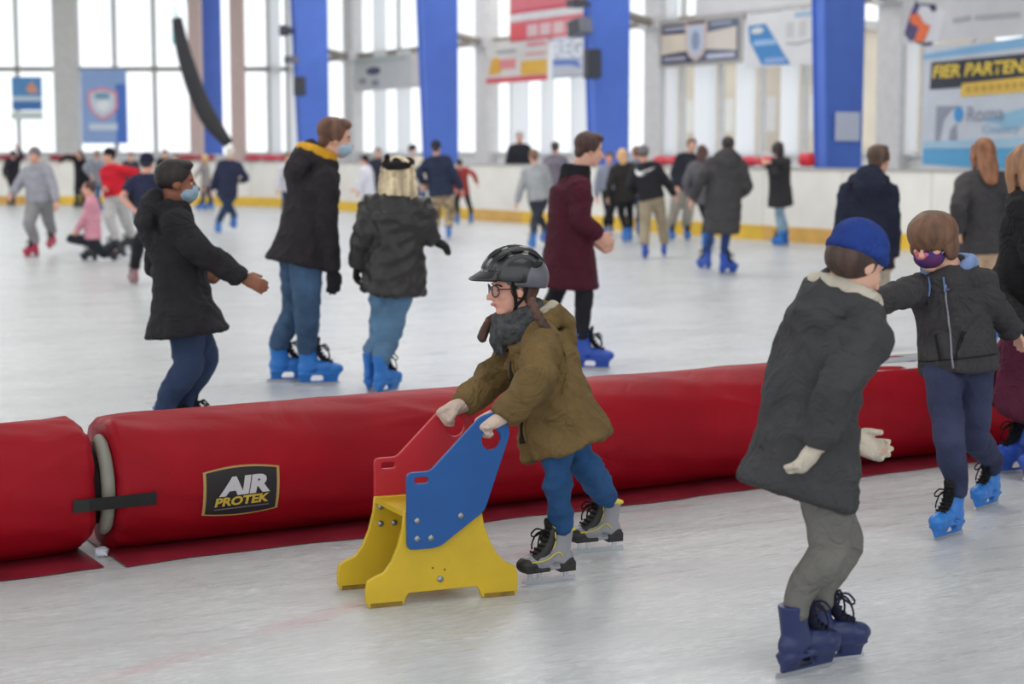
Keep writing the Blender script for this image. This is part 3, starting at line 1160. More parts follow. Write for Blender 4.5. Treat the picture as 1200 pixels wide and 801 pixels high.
def hair_geo(g, style, c, H, ax):
    f, r, u = ax
    A = (f, r, u)
    c = V3(c)

    def at(a, b, d):
        return c + (f * a + r * b + u * d) * H
    if style in ('short', 'long', 'mid', 'curly', 'fade', 'wavy'):
        g.ell(at(-0.12, 0, 0.20), (0.42 * H, 0.375 * H, 0.365 * H), A, 18, 12)
        if style == 'short' or style == 'curly':
            g.ell(at(0.10, 0, 0.40), (0.26 * H, 0.27 * H, 0.15 * H), A)
            g.ell(at(-0.30, 0, -0.05), (0.17 * H, 0.28 * H, 0.27 * H), A)
            for s in (-1, 1):
                g.ell(at(-0.02, 0.30 * s, 0.12), (0.16 * H, 0.07 * H, 0.22 * H), A)
        if style == 'curly':
            rr = np.random.RandomState(3)
            for i in range(40):
                d = nrm(rr.randn(3))
                if d[2] < -0.1:
                    continue
                g.ell(at(-0.08 + d[0] * 0.40, d[1] * 0.36, 0.22 + d[2] * 0.34), (0.10 * H,) * 3, A, 8, 6)
        if style == 'fade':
            g.ell(at(0.02, 0, 0.42), (0.34 * H, 0.30 * H, 0.14 * H), A)
        if style == 'wavy':
            rr = np.random.RandomState(5)
            for row in range(8):
                z = 0.30 - row * 0.17
                wd_ = 0.40 + 0.14 * math.sin(min(1, row / 5) * 1.57)
                for j in range(9):
                    t = math.pi * (0.12 + 0.76 * j / 8) + math.pi / 2
                    g.ell(at(-0.06 + 0.40 * math.cos(t) * (0.8 + 0.25 * rr.rand()), wd_ * math.sin(t), z + 0.05 * rr.randn()), (0.13 * H, 0.13 * H, 0.15 * H), A, 8, 6)
        if style in ('long', 'mid'):
            L = 0.95 if style == 'long' else 0.62
            bk_ = 0.30 if style == 'long' else 0.0
            g.tube([at(-0.22, 0, 0.2), at(-0.30 - bk_ * 0.2, 0, -0.15), at(-0.34 - bk_ * 0.7, 0, -0.5 * L - 0.1), at(-0.36 - bk_ * 1.2, 0, -L)],
                   [(0.36 * H, 0.2 * H), (0.38 * H, 0.2 * H), (0.36 * H, 0.16 * H), (0.26 * H, 0.09 * H)], n=16, ref=r, sub=3, round_=True)
            for s in (-1, 1):
                g.tube([at(0.02, 0.33 * s, 0.2), at(0.0, 0.37 * s, -0.1), at(-0.06, 0.34 * s, -0.5 * L)],
                       [(0.17 * H, 0.08 * H), (0.17 * H, 0.08 * H), (0.12 * H, 0.06 * H)], n=10, ref=f, sub=2, round_=True)
    elif style == 'bowl':
        g.ell(at(0.0, 0, 0.19), (0.475 * H, 0.425 * H, 0.39 * H), A, 22, 14)
        for s in (-1, 1):
            g.ell(at(-0.03, 0.33 * s, -0.06), (0.22 * H, 0.09 * H, 0.24 * H), A)
        g.ell(at(-0.26, 0, -0.12), (0.22 * H, 0.33 * H, 0.28 * H), A)
    elif style == 'tied':
        g.ell(at(-0.12, 0, 0.17), (0.41 * H, 0.365 * H, 0.36 * H), A, 18, 12)
        g.ell(at(-0.42, 0, 0.42), (0.15 * H, 0.15 * H, 0.15 * H), A)
        g.ell(at(-0.30, 0, -0.08), (0.15 * H, 0.26 * H, 0.24 * H), A)
    elif style == 'under':                       # fringe and nape that show below a hat
        g.ell(at(-0.14, 0, 0.06), (0.37 * H, 0.36 * H, 0.34 * H), A, 16, 10)


def beanie_geo(g, c, H, ax):
    f, r, u = ax
    A = (f, r, u)
    c = V3(c)

    def at(a, b, d):
        return c + (f * a + r * b + u * d) * H
    g.ell(at(-0.09, 0, 0.26), (0.45 * H, 0.39 * H, 0.37 * H), A, 18, 12)
    ring = [at(-0.08 + 0.43 * math.cos(t), 0.375 * math.sin(t), 0.16 + 0.05 * math.cos(t)) for t in np.linspace(0, 2 * math.pi, 24, endpoint=False)]
    g.tube(ring, [(0.085 * H, 0.05 * H)], n=8, ref=u, closed=True)


SKIN = {}


def skin(tone):
    cols = {'light': (222, 172, 150), 'pink': (226, 168, 148), 'tan': (196, 140, 108), 'brown': (140, 92, 70)}
    return mat('skin_' + tone, cols[tone], rough=0.55, var=0.06, vscale=14, spec=0.35)


def denim(name, col):
    c2 = tuple(min(255, int(v * 1.25 + 10)) for v in col)
    return mat(name, col, rough=0.85, col2=c2, vscale=5.0, bump=0.3, bscale=90, spec=0.2, contrast=(0.35, 0.8))


# ------------------------------------------------------------------ skates (mesh data shared by all of one style)
SK = {}
ANK = np.array((-0.045, 0.0, 0.165))


def skate_meshes(style):
    if style in SK:
        return SK[style]
    pal = {'blue': ((40, 118, 200), (34, 34, 38), (26, 26, 30)), 'red': ((182, 50, 84), (60, 34, 44), (40, 36, 40)),
           'black': ((44, 44, 50), (30, 30, 32), (90, 90, 90)), 'navy': ((34, 46, 92), (24, 26, 44), (40, 44, 66)),
           'pinkish': ((150, 108, 116), (50, 40, 46), (60, 50, 54)), 'deep': ((44, 84, 182), (26, 28, 36), (26, 26, 30)),
           'hero': ((146, 146, 152), (34, 33, 34), (24, 23, 24))}[style]
    m_shell = mat('skate_shell_' + style, pal[0], rough=0.38, var=0.07, vscale=12)
    m_tong = cloth('skate_tongue_' + style, pal[1])
    m_lace = cloth('skate_lace_' + style, pal[2])
    m_steel = mat('steel', (190, 194, 200), rough=0.25, metal=0.9, var=0.03)
    out = []
    g = Geo()
    g.ell((0.115, 0, 0.105), (0.062, 0.046, 0.040))
    g.ell((0.055, 0, 0.115), (0.085, 0.045, 0.050))
    g.ell((-0.065, 0, 0.115), (0.058, 0.040, 0.056))
    g.tube([(-0.03, 0, 0.10), (-0.05, 0, 0.17), (-0.058, 0, 0.235), (-0.06, 0, 0.265)], [(0.075, 0.043), (0.060, 0.041), (0.060, 0.046), (0.064, 0.050)], n=14, ref=(1, 0, 0), sub=2)
    g.box((-0.11, -0.036, 0.068), (0.15, 0.036, 0.082))
    if style != 'hero':
        for x0, x1, x2, x3 in ((0.035, 0.145, 0.05, 0.135), (-0.115, -0.025, -0.105, -0.05)):
            v = [(x0, -0.030, 0.075), (x1, -0.030, 0.075), (x1, 0.030, 0.075), (x0, 0.030, 0.075)]
            v += [(x2, -0.009, 0.018), (x3, -0.009, 0.018), (x3, 0.009, 0.018), (x2, 0.009, 0.018)]
            g.add(v, [(0, 1, 2, 3), (7, 6, 5, 4), (4, 5, 1, 0), (5, 6, 2, 1), (6, 7, 3, 2), (7, 4, 0, 3)])
        g.box((-0.115, -0.009, 0.018), (0.14, 0.009, 0.03))
    out.append(('skate', fuse(g, 'skate', 0.0065, smooth=2), m_shell))
    # blade
    g = Geo()
    prof = [(-0.14, 0.004), (-0.12, 0.0), (0.12, 0.0), (0.155, 0.012), (0.15, 0.024), (-0.135, 0.024)]
    M = Matrix(((1, 0, 0, 0), (0, 0, -1, 0), (0, 1, 0, 0), (0, 0, 0, 1)))
    g.prism(prof, M, -0.0022, 0.0022)
    if style == 'hero':
        for x in (0.11, 0.06, -0.085):
            g.box((x - 0.012, -0.004, 0.02), (x + 0.012, 0.004, 0.07))
    out.append(('blade', g.mesh('blade'), m_steel))
    # tongue
    g = Geo()
    g.tube([(0.105, 0, 0.136), (0.06, 0, 0.158), (0.022, 0, 0.20), (0.008, 0, 0.25), (0.015, 0, 0.295)], [(0.016, 0.026), (0.018, 0.028), (0.018, 0.030), (0.016, 0.034), (0.013, 0.032)], n=12, ref=(0.6, 0, 0.8), sub=3, round_=True)
    out.append(('tongue', g.mesh('tongue', smooth=True), m_tong if style != 'hero' else m_tong))
    # laces
    g = Geo()
    for i, (x, z) in enumerate(((0.098, 0.153), (0.075, 0.166), (0.055, 0.182), (0.040, 0.203), (0.031, 0.228), (0.030, 0.25))):
        w = 0.030
        g.tube([(x - 0.012, -w, z - 0.008), (x + 0.004, -w * 0.4, z + 0.004), (x + 0.006, w * 0.4, z + 0.008), (x - 0.008, w, z + 0.004)], [0.0042], n=6)
        g.tube([(x - 0.012, w, z - 0.008), (x + 0.004, w * 0.4, z + 0.004), (x + 0.006, -w * 0.4, z + 0.008), (x - 0.008, -w, z + 0.004)], [0.0042], n=6)
    for s in (-1, 1):
        loop = [(0.036, 0.004 * s, 0.258), (0.062, 0.03 * s, 0.262), (0.082, 0.045 * s, 0.235), (0.070, 0.034 * s, 0.225), (0.038, 0.006 * s, 0.254)]
        g.tube(loop, [0.0042], n=6, sub=4)
        g.tube([(0.038, 0.004 * s, 0.256), (0.068, 0.018 * s, 0.24), (0.085, 0.03 * s, 0.195), (0.082, 0.036 * s, 0.165)], [0.0042], n=6, sub=3)
    out.append(('lace', g.mesh('lace', smooth=True), m_lace))
    if style == 'hero':
        yel = mat('yellow_piping', (214, 200, 70), rough=0.7, var=0.06)
        blk = mat('black_leather', (36, 34, 34), rough=0.5, var=0.08)
        g = Geo()
        ring = [(-0.06 + 0.064 * math.cos(t), 0.050 * math.sin(t), 0.266 + 0.012 * math.cos(t)) for t in np.linspace(0, 2 * math.pi, 20, endpoint=False)]
        g.tube(ring, [0.010], n=8, closed=True)
        for s in (-1, 1):
            g.tube([(0.125, 0.043 * s, 0.118), (0.07, 0.048 * s, 0.122), (0.03, 0.0465 * s, 0.132), (-0.005, 0.046 * s, 0.152), (-0.03, 0.045 * s, 0.150), (-0.048, 0.044 * s, 0.128)], [0.0035], n=6, sub=4)
            g.tube([(0.0, 0.045 * s, 0.255), (-0.005, 0.043 * s, 0.21), (0.01, 0.043 * s, 0.17)], [0.003], n=6, sub=3)
        out.append(('piping', g.mesh('piping', smooth=True), yel))
        g = Geo()
        g.ell((0.122, 0, 0.100), (0.062, 0.049, 0.042))
        g.box((0.02, -0.044, 0.064), (0.15, 0.044, 0.084))
        g.box((-0.122, -0.040, 0.052), (-0.035, 0.040, 0.10))
        g.ell((-0.085, 0, 0.10), (0.042, 0.044, 0.030))
        out.append(('toe_cap', fuse(g, 'toe_cap', 0.006), blk))
        g = Geo()
        g.tube([(0.09, 0, 0.128), (0.05, 0, 0.150), (0.012, 0, 0.20), (0.0, 0, 0.255)], [(0.030, 0.040), (0.034, 0.040), (0.030, 0.040), (0.026, 0.042)], n=14, ref=(0.7, 0, 0.7), sub=3, round_=True)
        out.append(('vamp', g.mesh('vamp', smooth=True), blk))
    SK[style] = out
    return out


def add_skate(root, style, pos, yaw, pitch, sc, roll=0.0):
    """pos = underside of the blade in the world"""
    parts = skate_meshes(style)
    f = yawv(yaw)
    M = Matrix.Translation(Vector(pos) - root.location) @ Matrix.Rotation(math.atan2(f[1], f[0]), 4, 'Z') @ Matrix.Rotation(pitch, 4, 'Y') @ Matrix.Rotation(roll, 4, 'X') @ Matrix.Scale(sc, 4)
    s = obj('skate', parts[0][1], parts[0][2], root)
    s.matrix_local = M
    for nm, me, mm in parts[1:]:
        obj(nm, me, mm, s)
    R = np.array(M.to_3x3())
    return V3(pos) + R @ ANK, V3(pos) + R @ np.array((-0.058, 0.0, 0.262))


class Person:
    pass


def person(label, Y, top, feet, yaw, h=None, pel=None, hands=None, hyaw=None, hpitch=0.0, hroll=0.0, hdy=0.0,
           top_col=None, top_mat=None, hem=0.10, th=0.012, flare=1.0, sleeve=1.0, hood=None, collar=None, quilt=0, short_sleeve=False,
           leg_col=None, leg_mat=None, leg_th=0.008, hair='short', hair_col=(60, 45, 38), hat=None, mask=None, tone='light',
           skates='blue', gloves=None, fsc=None, near=0, headH=None, elbow_hint=None, knee_hint=None, belly=1.0,
           hand_dir=None, curl=0.4, foot_yaw=None, foot_pitch=None, group=None, back=0.0, seed=None, thumb=None,
           sneck=None, lining=None, hand_len=0.108, glove_fat=1.14, tuck=False, shoulder_drop=0.0, knees=None, elbows=None, fold=0.006, neckp=None, pdy=0.0):
    global _pn
    _pn = globals().get('_pn', 0) + 1
    seed = _pn if seed is None else seed
    pr = Person()
    fw = yawv(yaw)
    R = np.array((fw[1], -fw[0], 0.0))
    hyaw = yaw if hyaw is None else hyaw
    hp = V3(P(top[0], top[1], Y + hdy))
    if h is None:
        h = hp[2] - 0.075
    H = (headH or 0.128 * h + 0.012)
    ax = head_axes(hyaw, hpitch, hroll)
    hc = hp - ax[2] * 0.53 * H
    # feet
    fsc = fsc or (0.45 + 0.32 * h)
    fp = []
    for q in feet:
        fp.append(V3(Gd(q[0], q[1])) if len(q) == 2 else V3(P(q[0], q[1], Y + q[2])))
    fmid = (fp[0] + fp[1]) / 2
    if pel is None:
        pc = np.array((fmid[0] * 0.45 + hc[0] * 0.55, fmid[1] * 0.5 + Y * 0.5, 0.525 * h + 0.06))
        pc -= fw * 0.02 * h
    else:
        pc = V3(P(pel[0], pel[1], Y + pdy))
    base = np.array((pc[0], pc[1], 0.0))
    root = empty('person', base, label, 'person', group)
    pr.root, pr.h, pr.H, pr.hc, pr.ax, pr.fw, pr.R, pr.base = root, h, H, hc, ax, fw, R, base
    spine0 = nrm(hc - pc)
    nk = V3(P(*neckp)) if neckp else hc - nrm(spine0 * 0.55 + ax[2] * 0.45) * 0.66 * H - ax[0] * 0.10 * H
    spine = nrm(nk - pc)
    # torso frame
    Rt = nrm(R - R.dot(spine) * spine)
    Ft = np.cross(spine, Rt)
    if Ft.dot(fw) < 0:
        Ft = -Ft
    pr.nk, pr.pc, pr.spine, pr.Rt, pr.Ft = nk, pc, spine, Rt, Ft
    tl = np.linalg.norm(nk - pc)
    sh = [nk - spine * (0.05 * h + shoulder_drop) + Rt * s * 0.098 * h for s in (1, -1)]
    hips = [pc + Rt * s * 0.050 * h - spine * 0.01 * h for s in (1, -1)]
    # skates
    ank, shf = [], []
    for i in (0, 1):
        fy = yaw if foot_yaw is None else foot_yaw[i]
        fpi = 0.0 if foot_pitch is None else foot_pitch[i]
        a_, t_ = add_skate(root, skates, fp[i], fy, fpi, fsc)
        ank.append(a_)
        shf.append(t_)
    kn = []
    for i in (0, 1):
        if knees and knees[i]:
            kn.append(V3(P(knees[i][0], knees[i][1], Y + knees[i][2])))
        else:
            kn.append(ik(hips[i], shf[i], 0.245 * h, 0.235 * h - 0.10 * fsc, (knee_hint[i] if knee_hint else fw) + Rt * (0.1 if i == 0 else -0.1)))
    # arms
    hl = hand_len * h
    wr, el = [], []
    for i, s in ((0, 1), (1, -1)):
        if hands and hands[i] is not None:
            q = hands[i]
            w = V3(P(q[0], q[1], Y + q[2]))
        else:
            w = sh[i] - UP * 0.300 * h + Rt * s * 0.055 * h + Ft * 0.05 * h
        wr.append(w)
        if elbows and elbows[i]:
            el.append(V3(P(elbows[i][0], elbows[i][1], Y + elbows[i][2])))
        else:
            hint = elbow_hint[i] if elbow_hint else (-Ft * 1.0 + Rt * s * 0.7 - UP * 0.2)
            el.append(ik(sh[i], w, 0.170 * h, 0.150 * h, hint))
    pr.sh, pr.el, pr.wr, pr.hips, pr.kn, pr.ank = sh, el, wr, hips, kn, ank
    # ---- body, one continuous surface
    vb = (0.0125, 0.0085, 0.006)[near]
    g = Geo()
    head_geo(g, hc, H, ax)
    g.tube([hc - ax[2] * 0.15 * H - ax[0] * 0.08 * H, nk, nk - spine * 0.06 * h], [0.26 * H, 0.26 * H, 0.36 * H], n=14, ref=Rt)
    b0 = 0.85
    tp = [nk - spine * 0.01 * h, nk - spine * 0.045 * h, nk - spine * 0.25 * tl, nk - spine * 0.6 * tl, pc, pc - spine * 0.05 * h]
    g.tube(tp, [(0.05 * h, 0.04 * h), (0.09 * h, 0.048 * h), (0.098 * h, 0.058 * h), (0.078 * h, 0.054 * h), (0.088 * h, 0.062 * h), (0.06 * h, 0.05 * h)], n=16, ref=Rt, sub=2)
    for i, s in ((0, 1), (1, -1)):
        g.tube([sh[i] - Rt * s * 0.03 * h, sh[i], el[i], (el[i] * 0.6 + wr[i] * 0.4), wr[i]],
               [0.032 * h, 0.031 * h, 0.024 * h, 0.023 * h, 0.0155 * h], n=12, ref=Ft, round_=True)
        g.tube([hips[i] + spine * 0.02 * h, hips[i] * 0.7 + kn[i] * 0.3, kn[i], kn[i] * 0.6 + shf[i] * 0.4, shf[i], ank[i], ank[i] - UP * 0.03 * h],
               [0.046 * h, 0.044 * h, 0.027 * h, 0.027 * h, 0.018 * h, 0.017 * h, 0.017 * h], n=12, ref=Rt, round_=True)
        fa = nrm(wr[i] - el[i])
        hd = V3(hand_dir[i]) if hand_dir and hand_dir[i] is not None else fa
        tv = V3(thumb[i]) if thumb and thumb[i] is not None else Ft * 0.9 + UP * 0.4
        pn = -Rt * s - UP * 0.3
        hand_geo(g, wr[i], hd, tv, pn, hl, curl, 0.9 if gloves else (1.0 if near else 1.12), 0.10 if near else 0.22)
        # foot inside the boot
        ft = fp[i] - ank[i]
        fyv = yawv(yaw if foot_yaw is None else foot_yaw[i])
        g.ell(ank[i] - UP * 0.03 + fyv * 0.05 * fsc, (0.09 * fsc, 0.03 * fsc, 0.025 * fsc), (fyv, np.cross(UP, fyv), UP))
    obj('body', fuse(g, 'body', vb, base, smooth=2, dec=1.0 if near else 0.6), skin(tone), root)
    # ---- trousers
    vc = (0.017, 0.012, 0.0095)[near]
    lm = leg_mat or denim('denim_%d_%d_%d' % leg_col, leg_col) if (leg_mat or leg_col) else None
    if lm:
        g = Geo()
        t = leg_th
        g.tube([pc + spine * 0.07 * h, pc, pc - spine * 0.045 * h, pc - spine * 0.075 * h],
               [(0.085 * h + t, 0.062 * h + t), (0.094 * h + t, 0.072 * h + t), (0.092 * h + t, 0.068 * h + t), (0.06 * h, 0.05 * h)], n=18, ref=Rt, sub=2)
        for i in (0, 1):
            lo = 0.044 * fsc if tuck else 0.026 * h + t * 1.2
            g.tube([hips[i] + spine * 0.01 * h, hips[i] * 0.75 + kn[i] * 0.25, kn[i] * 0.85 + hips[i] * 0.15, kn[i], kn[i] * 0.6 + shf[i] * 0.4, kn[i] * 0.15 + shf[i] * 0.85, shf[i] * (0.9 if tuck else 0.55) + ank[i] * (0.1 if tuck else 0.45)],
                   [0.052 * h + t, 0.053 * h + t, 0.040 * h + t, 0.037 * h + t, 0.035 * h + t, max(lo, 0.028 * h + t) if not tuck else lo * 1.1, lo], n=14, ref=Rt, sub=2)
        obj('trousers', fuse(g, 'trousers', vc, base, smooth=2, fold=fold * 0.9, seed=seed + 50), lm, root)
    # ---- jacket, coat or shirt
    tm = top_mat or cloth('fabric_%d_%d_%d' % top_col, top_col)
    g = Geo()
    hv = pc - spine * hem * h
    if hem > 0.16:                                # long coats hang towards the ground
        hang = nrm(spine * 0.5 + UP * 0.5)
        hv = pc - hang * hem * h
    bk = -Ft * back * h
    pts = [nk + spine * 0.012 * h, nk - spine * 0.03 * h, nk - spine * 0.075 * h, nk - spine * 0.3 * tl + bk * 0.6, nk - spine * 0.62 * tl + bk, pc + bk * 0.4]
    rad = [(0.040 * h, 0.042 * h), (0.072 * h, 0.050 * h), (0.098 * h, 0.060 * h), (0.108 * h, 0.074 * h * belly), (0.096 * h, 0.070 * h * belly), (0.102 * h, 0.078 * h)]
    if hem > 0.02:
        pts += [pc * 0.5 + hv * 0.5, hv]
        rad += [(0.104 * h * (1 + (flare - 1) * 0.5), 0.080 * h * (1 + (flare - 1) * 0.5)), (0.105 * h * flare, 0.084 * h * flare)]
    rad = [(a + th, b + th) for a, b in rad]
    g.tube(pts, rad, n=22, ref=Rt, sub=3)
    for i, s in ((0, 1), (1, -1)):
        q = sleeve
        ts = 0.004 + th * 0.35
        if short_sleeve:
            m2 = sh[i] * 0.35 + el[i] * 0.65
            g.tube([sh[i] - Rt * s * 0.045 * h, sh[i], m2], [0.042 * h + th, 0.042 * h + th, 0.038 * h + th], n=14, ref=Ft, sub=2)
        else:
            fa = nrm(wr[i] - el[i])
            g.tube([sh[i] - Rt * s * 0.045 * h, sh[i], sh[i] * 0.5 + el[i] * 0.5, el[i], el[i] * 0.5 + wr[i] * 0.5, wr[i] + fa * 0.004],
                   [0.040 * h + ts, (0.040 * h + ts) * q, (0.034 * h + ts) * q, (0.031 * h + ts) * q, (0.027 * h + ts) * q, (0.021 * h + ts) * q], n=14, ref=Ft, sub=3)
    pr.top_g = g
    if hood:
        # hood lying down on the shoulders behind the neck
        ring = []
        for t in np.linspace(-2.5, 2.5, 13):
            ring.append(nk + spine * 0.015 * h + Ft * (-0.015 * h - 0.062 * h * math.cos(t)) + Rt * 0.075 * h * math.sin(t) - spine * 0.02 * h * (1 - math.cos(t)) * 0.6)
        gh = g if hood == 'same' else Geo()
        gh.tube(ring, [(0.030 * h, 0.028 * h)], n=10, ref=spine, round_=True)
        gh.tube([nk + spine * 0.03 * h - Ft * 0.06 * h, nk - spine * 0.035 * h - Ft * 0.085 * h, nk - spine * 0.10 * h - Ft * 0.08 * h],
                [(0.070 * h, 0.034 * h), (0.080 * h, 0.040 * h), (0.050 * h, 0.022 * h)], n=16, ref=Rt, sub=2, round_=True)
        if lining:
            gl = Geo()
            r2 = [p_ + spine * 0.026 * h + (nk - p_) * 0.02 for p_ in ring[1:-1]]
            gl.tube(r2, [(0.027 * h, 0.024 * h)], n=10, ref=spine, round_=True)
            gl.tube([p_ - spine * 0.012 * h + (nk - p_) * 0.25 for p_ in r2], [(0.022 * h, 0.016 * h)], n=10, ref=spine, round_=True)
            obj('hood_lining', fuse(gl, 'hood_lining', vc * 0.8, base, fold=0.003, seed=seed), cloth('lining_%d_%d_%d' % lining, lining), root)
        if hood != 'same':
            obj('hood', fuse(gh, 'hood', vc, base, fold=0.004, seed=seed), cloth('hood_%d_%d_%d' % hood, hood), root)
    if collar:
        gc = Geo()
        gc.tube([nk - spine * 0.035 * h, nk + spine * 0.012 * h, nk + spine * 0.05 * h], [(0.075 * h, 0.070 * h), (0.064 * h, 0.066 * h), (0.054 * h, 0.060 * h)], n=18, ref=Rt, sub=2)
        obj('collar' if collar != 'scarf' else 'scarf', fuse(gc, 'collar', vc, base, fold=0.004, seed=seed), cloth('collar_%d_%d_%d' % collar, collar), root)
    me = fuse(g, 'jacket', vc, base, smooth=2, fold=fold, seed=seed)
    if quilt:
        n = len(me.vertices)
        co = np.empty(n * 3)
        me.vertices.foreach_get('co', co)
        co = co.reshape(-1, 3)
        no = np.empty(n * 3)
        me.vertices.foreach_get('normal', no)
        no = no.reshape(-1, 3)
        ph = (co @ spine) * quilt
        co = co + no * (0.012 * (np.abs(np.sin(ph)) ** 0.5 - 0.6))[:, None]
        me.vertices.foreach_set('co', co.ravel())
        me.update()
    pr.jacket = obj('jacket', me, tm, root)
    # ---- hair, hat, mask, gloves
    vh = (0.013, 0.009, 0.0065)[near]
    if hair:
        g = Geo()
        hair_geo(g, hair, hc, H, ax)
        hm = mat('hair_%d_%d_%d' % hair_col, hair_col, rough=0.6, col2=tuple(min(255, int(v * 1.45 + 6)) for v in hair_col), vscale=26, stretch=(1, 1, 0.12), bump=0.6, bscale=70, contrast=(0.35, 0.75))
        obj('hair', fuse(g, 'hair', vh, base, fold=0.004, seed=seed), hm, root)
    if hat:
        g = Geo()
        beanie_geo(g, hc, H, ax)
        obj('beanie', fuse(g, 'beanie', vh, base), cloth('knit_%d_%d_%d' % hat, hat, bscale=120), root)
    f, r, u = ax
    if mask:
        g = Geo()
        c = hc + (f * 0.19 - u * 0.22) * H
        g.ell(c, (0.275 * H, 0.285 * H, 0.225 * H), (f, r, u))
        g.ell(hc + (f * 0.36 - u * 0.10) * H, (0.12 * H, 0.11 * H, 0.08 * H), (f, r, u))
        obj('face_mask', fuse(g, 'face_mask', vh, base), cloth('mask_%d_%d_%d' % mask, mask, bump=0.1), root)
    # eyes
    for s in (-1, 1):
        g = Geo()
        g.ell(hc + (f * 0.292 + r * 0.135 * s + u * 0.005) * H, (0.045 * H, 0.050 * H, 0.025 * H), (f, r, u), 10, 7)
        e = obj('eye', g.mesh('eye', base, True), mat('eye_white', (206, 198, 192), rough=0.3, var=0), root)
        g = Geo()
        g.ell(hc + (f * 0.325 + r * 0.138 * s + u * 0.005) * H, (0.016 * H, 0.024 * H, 0.024 * H), (f, r, u), 10, 7)
        obj('iris', g.mesh('iris', base, True), mat('iris', (52, 40, 34), rough=0.2, var=0), e)
        g = Geo()
        g.tube([hc + (f * 0.335 + r * 0.05 * s + u * 0.085) * H, hc + (f * 0.335 + r * 0.14 * s + u * 0.105) * H, hc + (f * 0.28 + r * 0.22 * s + u * 0.08) * H], [0.014 * H], n=6, sub=2, round_=True)
        if near:
            obj('eyebrow', g.mesh('eyebrow', base, True), mat('brow', hair_col, rough=0.8, var=0.1), root)
    if near:
        g = Geo()
        g.tube([hc + (f * 0.372 + r * -0.085 - u * 0.25) * H, hc + (f * 0.402 - u * 0.252) * H, hc + (f * 0.372 + r * 0.085 - u * 0.25) * H], [(0.022 * H, 0.016 * H)], n=8, sub=3, ref=u, round_=True)
        pr.lips = obj('lips', g.mesh('lips', base, True), mat('lip_skin', (196, 116, 108), rough=0.5, var=0.05), root)
    if gloves:
        vg = (0.010, 0.007, 0.0048)[near]
        for i, s in ((0, 1), (1, -1)):
            g = Geo()
            fa = nrm(wr[i] - el[i])
            hd = V3(hand_dir[i]) if hand_dir and hand_dir[i] is not None else fa
            tv = V3(thumb[i]) if thumb and thumb[i] is not None else Ft * 0.9 + UP * 0.4
            pn = -Rt * s - UP * 0.3
            hand_geo(g, wr[i], hd, tv, pn, hl * 1.03, curl, glove_fat, 0.12 if near else 0.22)
            g.tube([wr[i] - fa * 0.025 * h, wr[i] + fa * 0.012 * h], [0.020 * h, 0.021 * h], n=12)
            obj('glove', fuse(g, 'glove', vg, base, smooth=1), cloth('glove_%d_%d_%d' % gloves, gloves, bscale=150, bump=0.5), root)
    return pr

# ------------------------------------------------------------------ the skaters
BLK = (40, 39, 42)
jean1 = denim('jeans_mid', (62, 92, 128))
jean2 = denim('jeans_dark', (44, 58, 84))
jean3 = denim('jeans_bright', (38, 74, 116))
black_tr = cloth('black_trousers', (38, 38, 44))
leather = mat('black_leather_coat', (40, 38, 38), rough=0.42, var=0.2, vscale=5, bump=0.35, bscale=14, spec=0.5)

# --- near the barrier, far side
P8 = person('teenager in black hooded coat, brown face and blue mask, gliding right behind the barrier', 8.4, (208, 188), [(206, 530), (228, 524)], 72, h=1.45,
            pel=(213, 345), hands=[(284, 326, -0.12), (232, 322, 0.22)], top_col=BLK, hem=0.135, th=0.026, flare=1.48, fold=0.010, hood='same', sleeve=1.1,
            leg_mat=jean2, leg_th=0.016, hair='fade', hair_col=(32, 26, 24), mask=(150, 178, 196), tone='brown', near=1, hyaw=78,
            elbows=[(232, 292, -0.16), None], headH=0.215, neckp=(200, 246, 8.42), hand_dir=[(0.9, 0, -0.35), None])
P14 = person('tall teenager in black jacket with a yellow hood, blue mask and blue skates', 11.0, (397, 139), [(371, 451), (337, 447)], 62, h=1.72,
             pel=(353, 288), hands=[(389, 316, -0.14), (352, 312, 0.26)], top_col=(46, 43, 46), hem=0.07, th=0.03, flare=1.18, hood='same', lining=(222, 166, 48), fold=0.011,
             leg_mat=denim('jeans_teal', (56, 78, 104)), leg_th=0.014, hair='short', hair_col=(84, 56, 42), mask=(170, 196, 214), gloves=(38, 38, 44), near=1, hyaw=78,
             headH=0.245, neckp=(374, 192, 11.05), hpitch=0.15, foot_yaw=[80, 75], knees=[(360, 366, -0.15), (346, 364, 0.12)])
P17 = person('blonde woman in a black leather coat and blue jeans, seen from behind', 10.75, (468, 184), [(452, 461), (436, 457)], 14, h=1.50,
             pel=(463, 300), hands=[(507, 281, 0.0), (420, 309, 0.05)], elbows=[(494, 262, -0.05), (429, 272, -0.05)], top_mat=leather, hem=0.155, th=0.032, flare=1.12, sleeve=1.25,
             leg_mat=denim('jeans_light', (82, 112, 140)), leg_th=0.006, hair='wavy', hair_col=(176, 158, 130), gloves=(40, 38, 40), near=1, headH=0.21,
             knees=[(456, 398, -0.05), (446, 396, 0.0)], foot_yaw=[30, 10], fold=0.016, hand_dir=[(0.8, 0.1, -0.4), None])
P24 = person('man in a long maroon coat with black scarf and deep blue skates', 11.9, (695, 156), [(691, 433), (645, 420)], 80, h=1.63,
             pel=(668, 272), hands=[(702, 275, -0.16), (697, 283, 0.18)], top_col=(76, 28, 44), hem=0.235, th=0.030, flare=1.38, collar=(34, 33, 38), sleeve=1.05,
             leg_mat=black_tr, leg_th=0.004, hair='short', hair_col=(60, 40, 36), skates='deep', near=1, headH=0.225, neckp=(674, 206, 11.9), hpitch=0.18,
             elbows=[(681, 258, -0.22), None], foot_yaw=[100, 80], back=0.01)
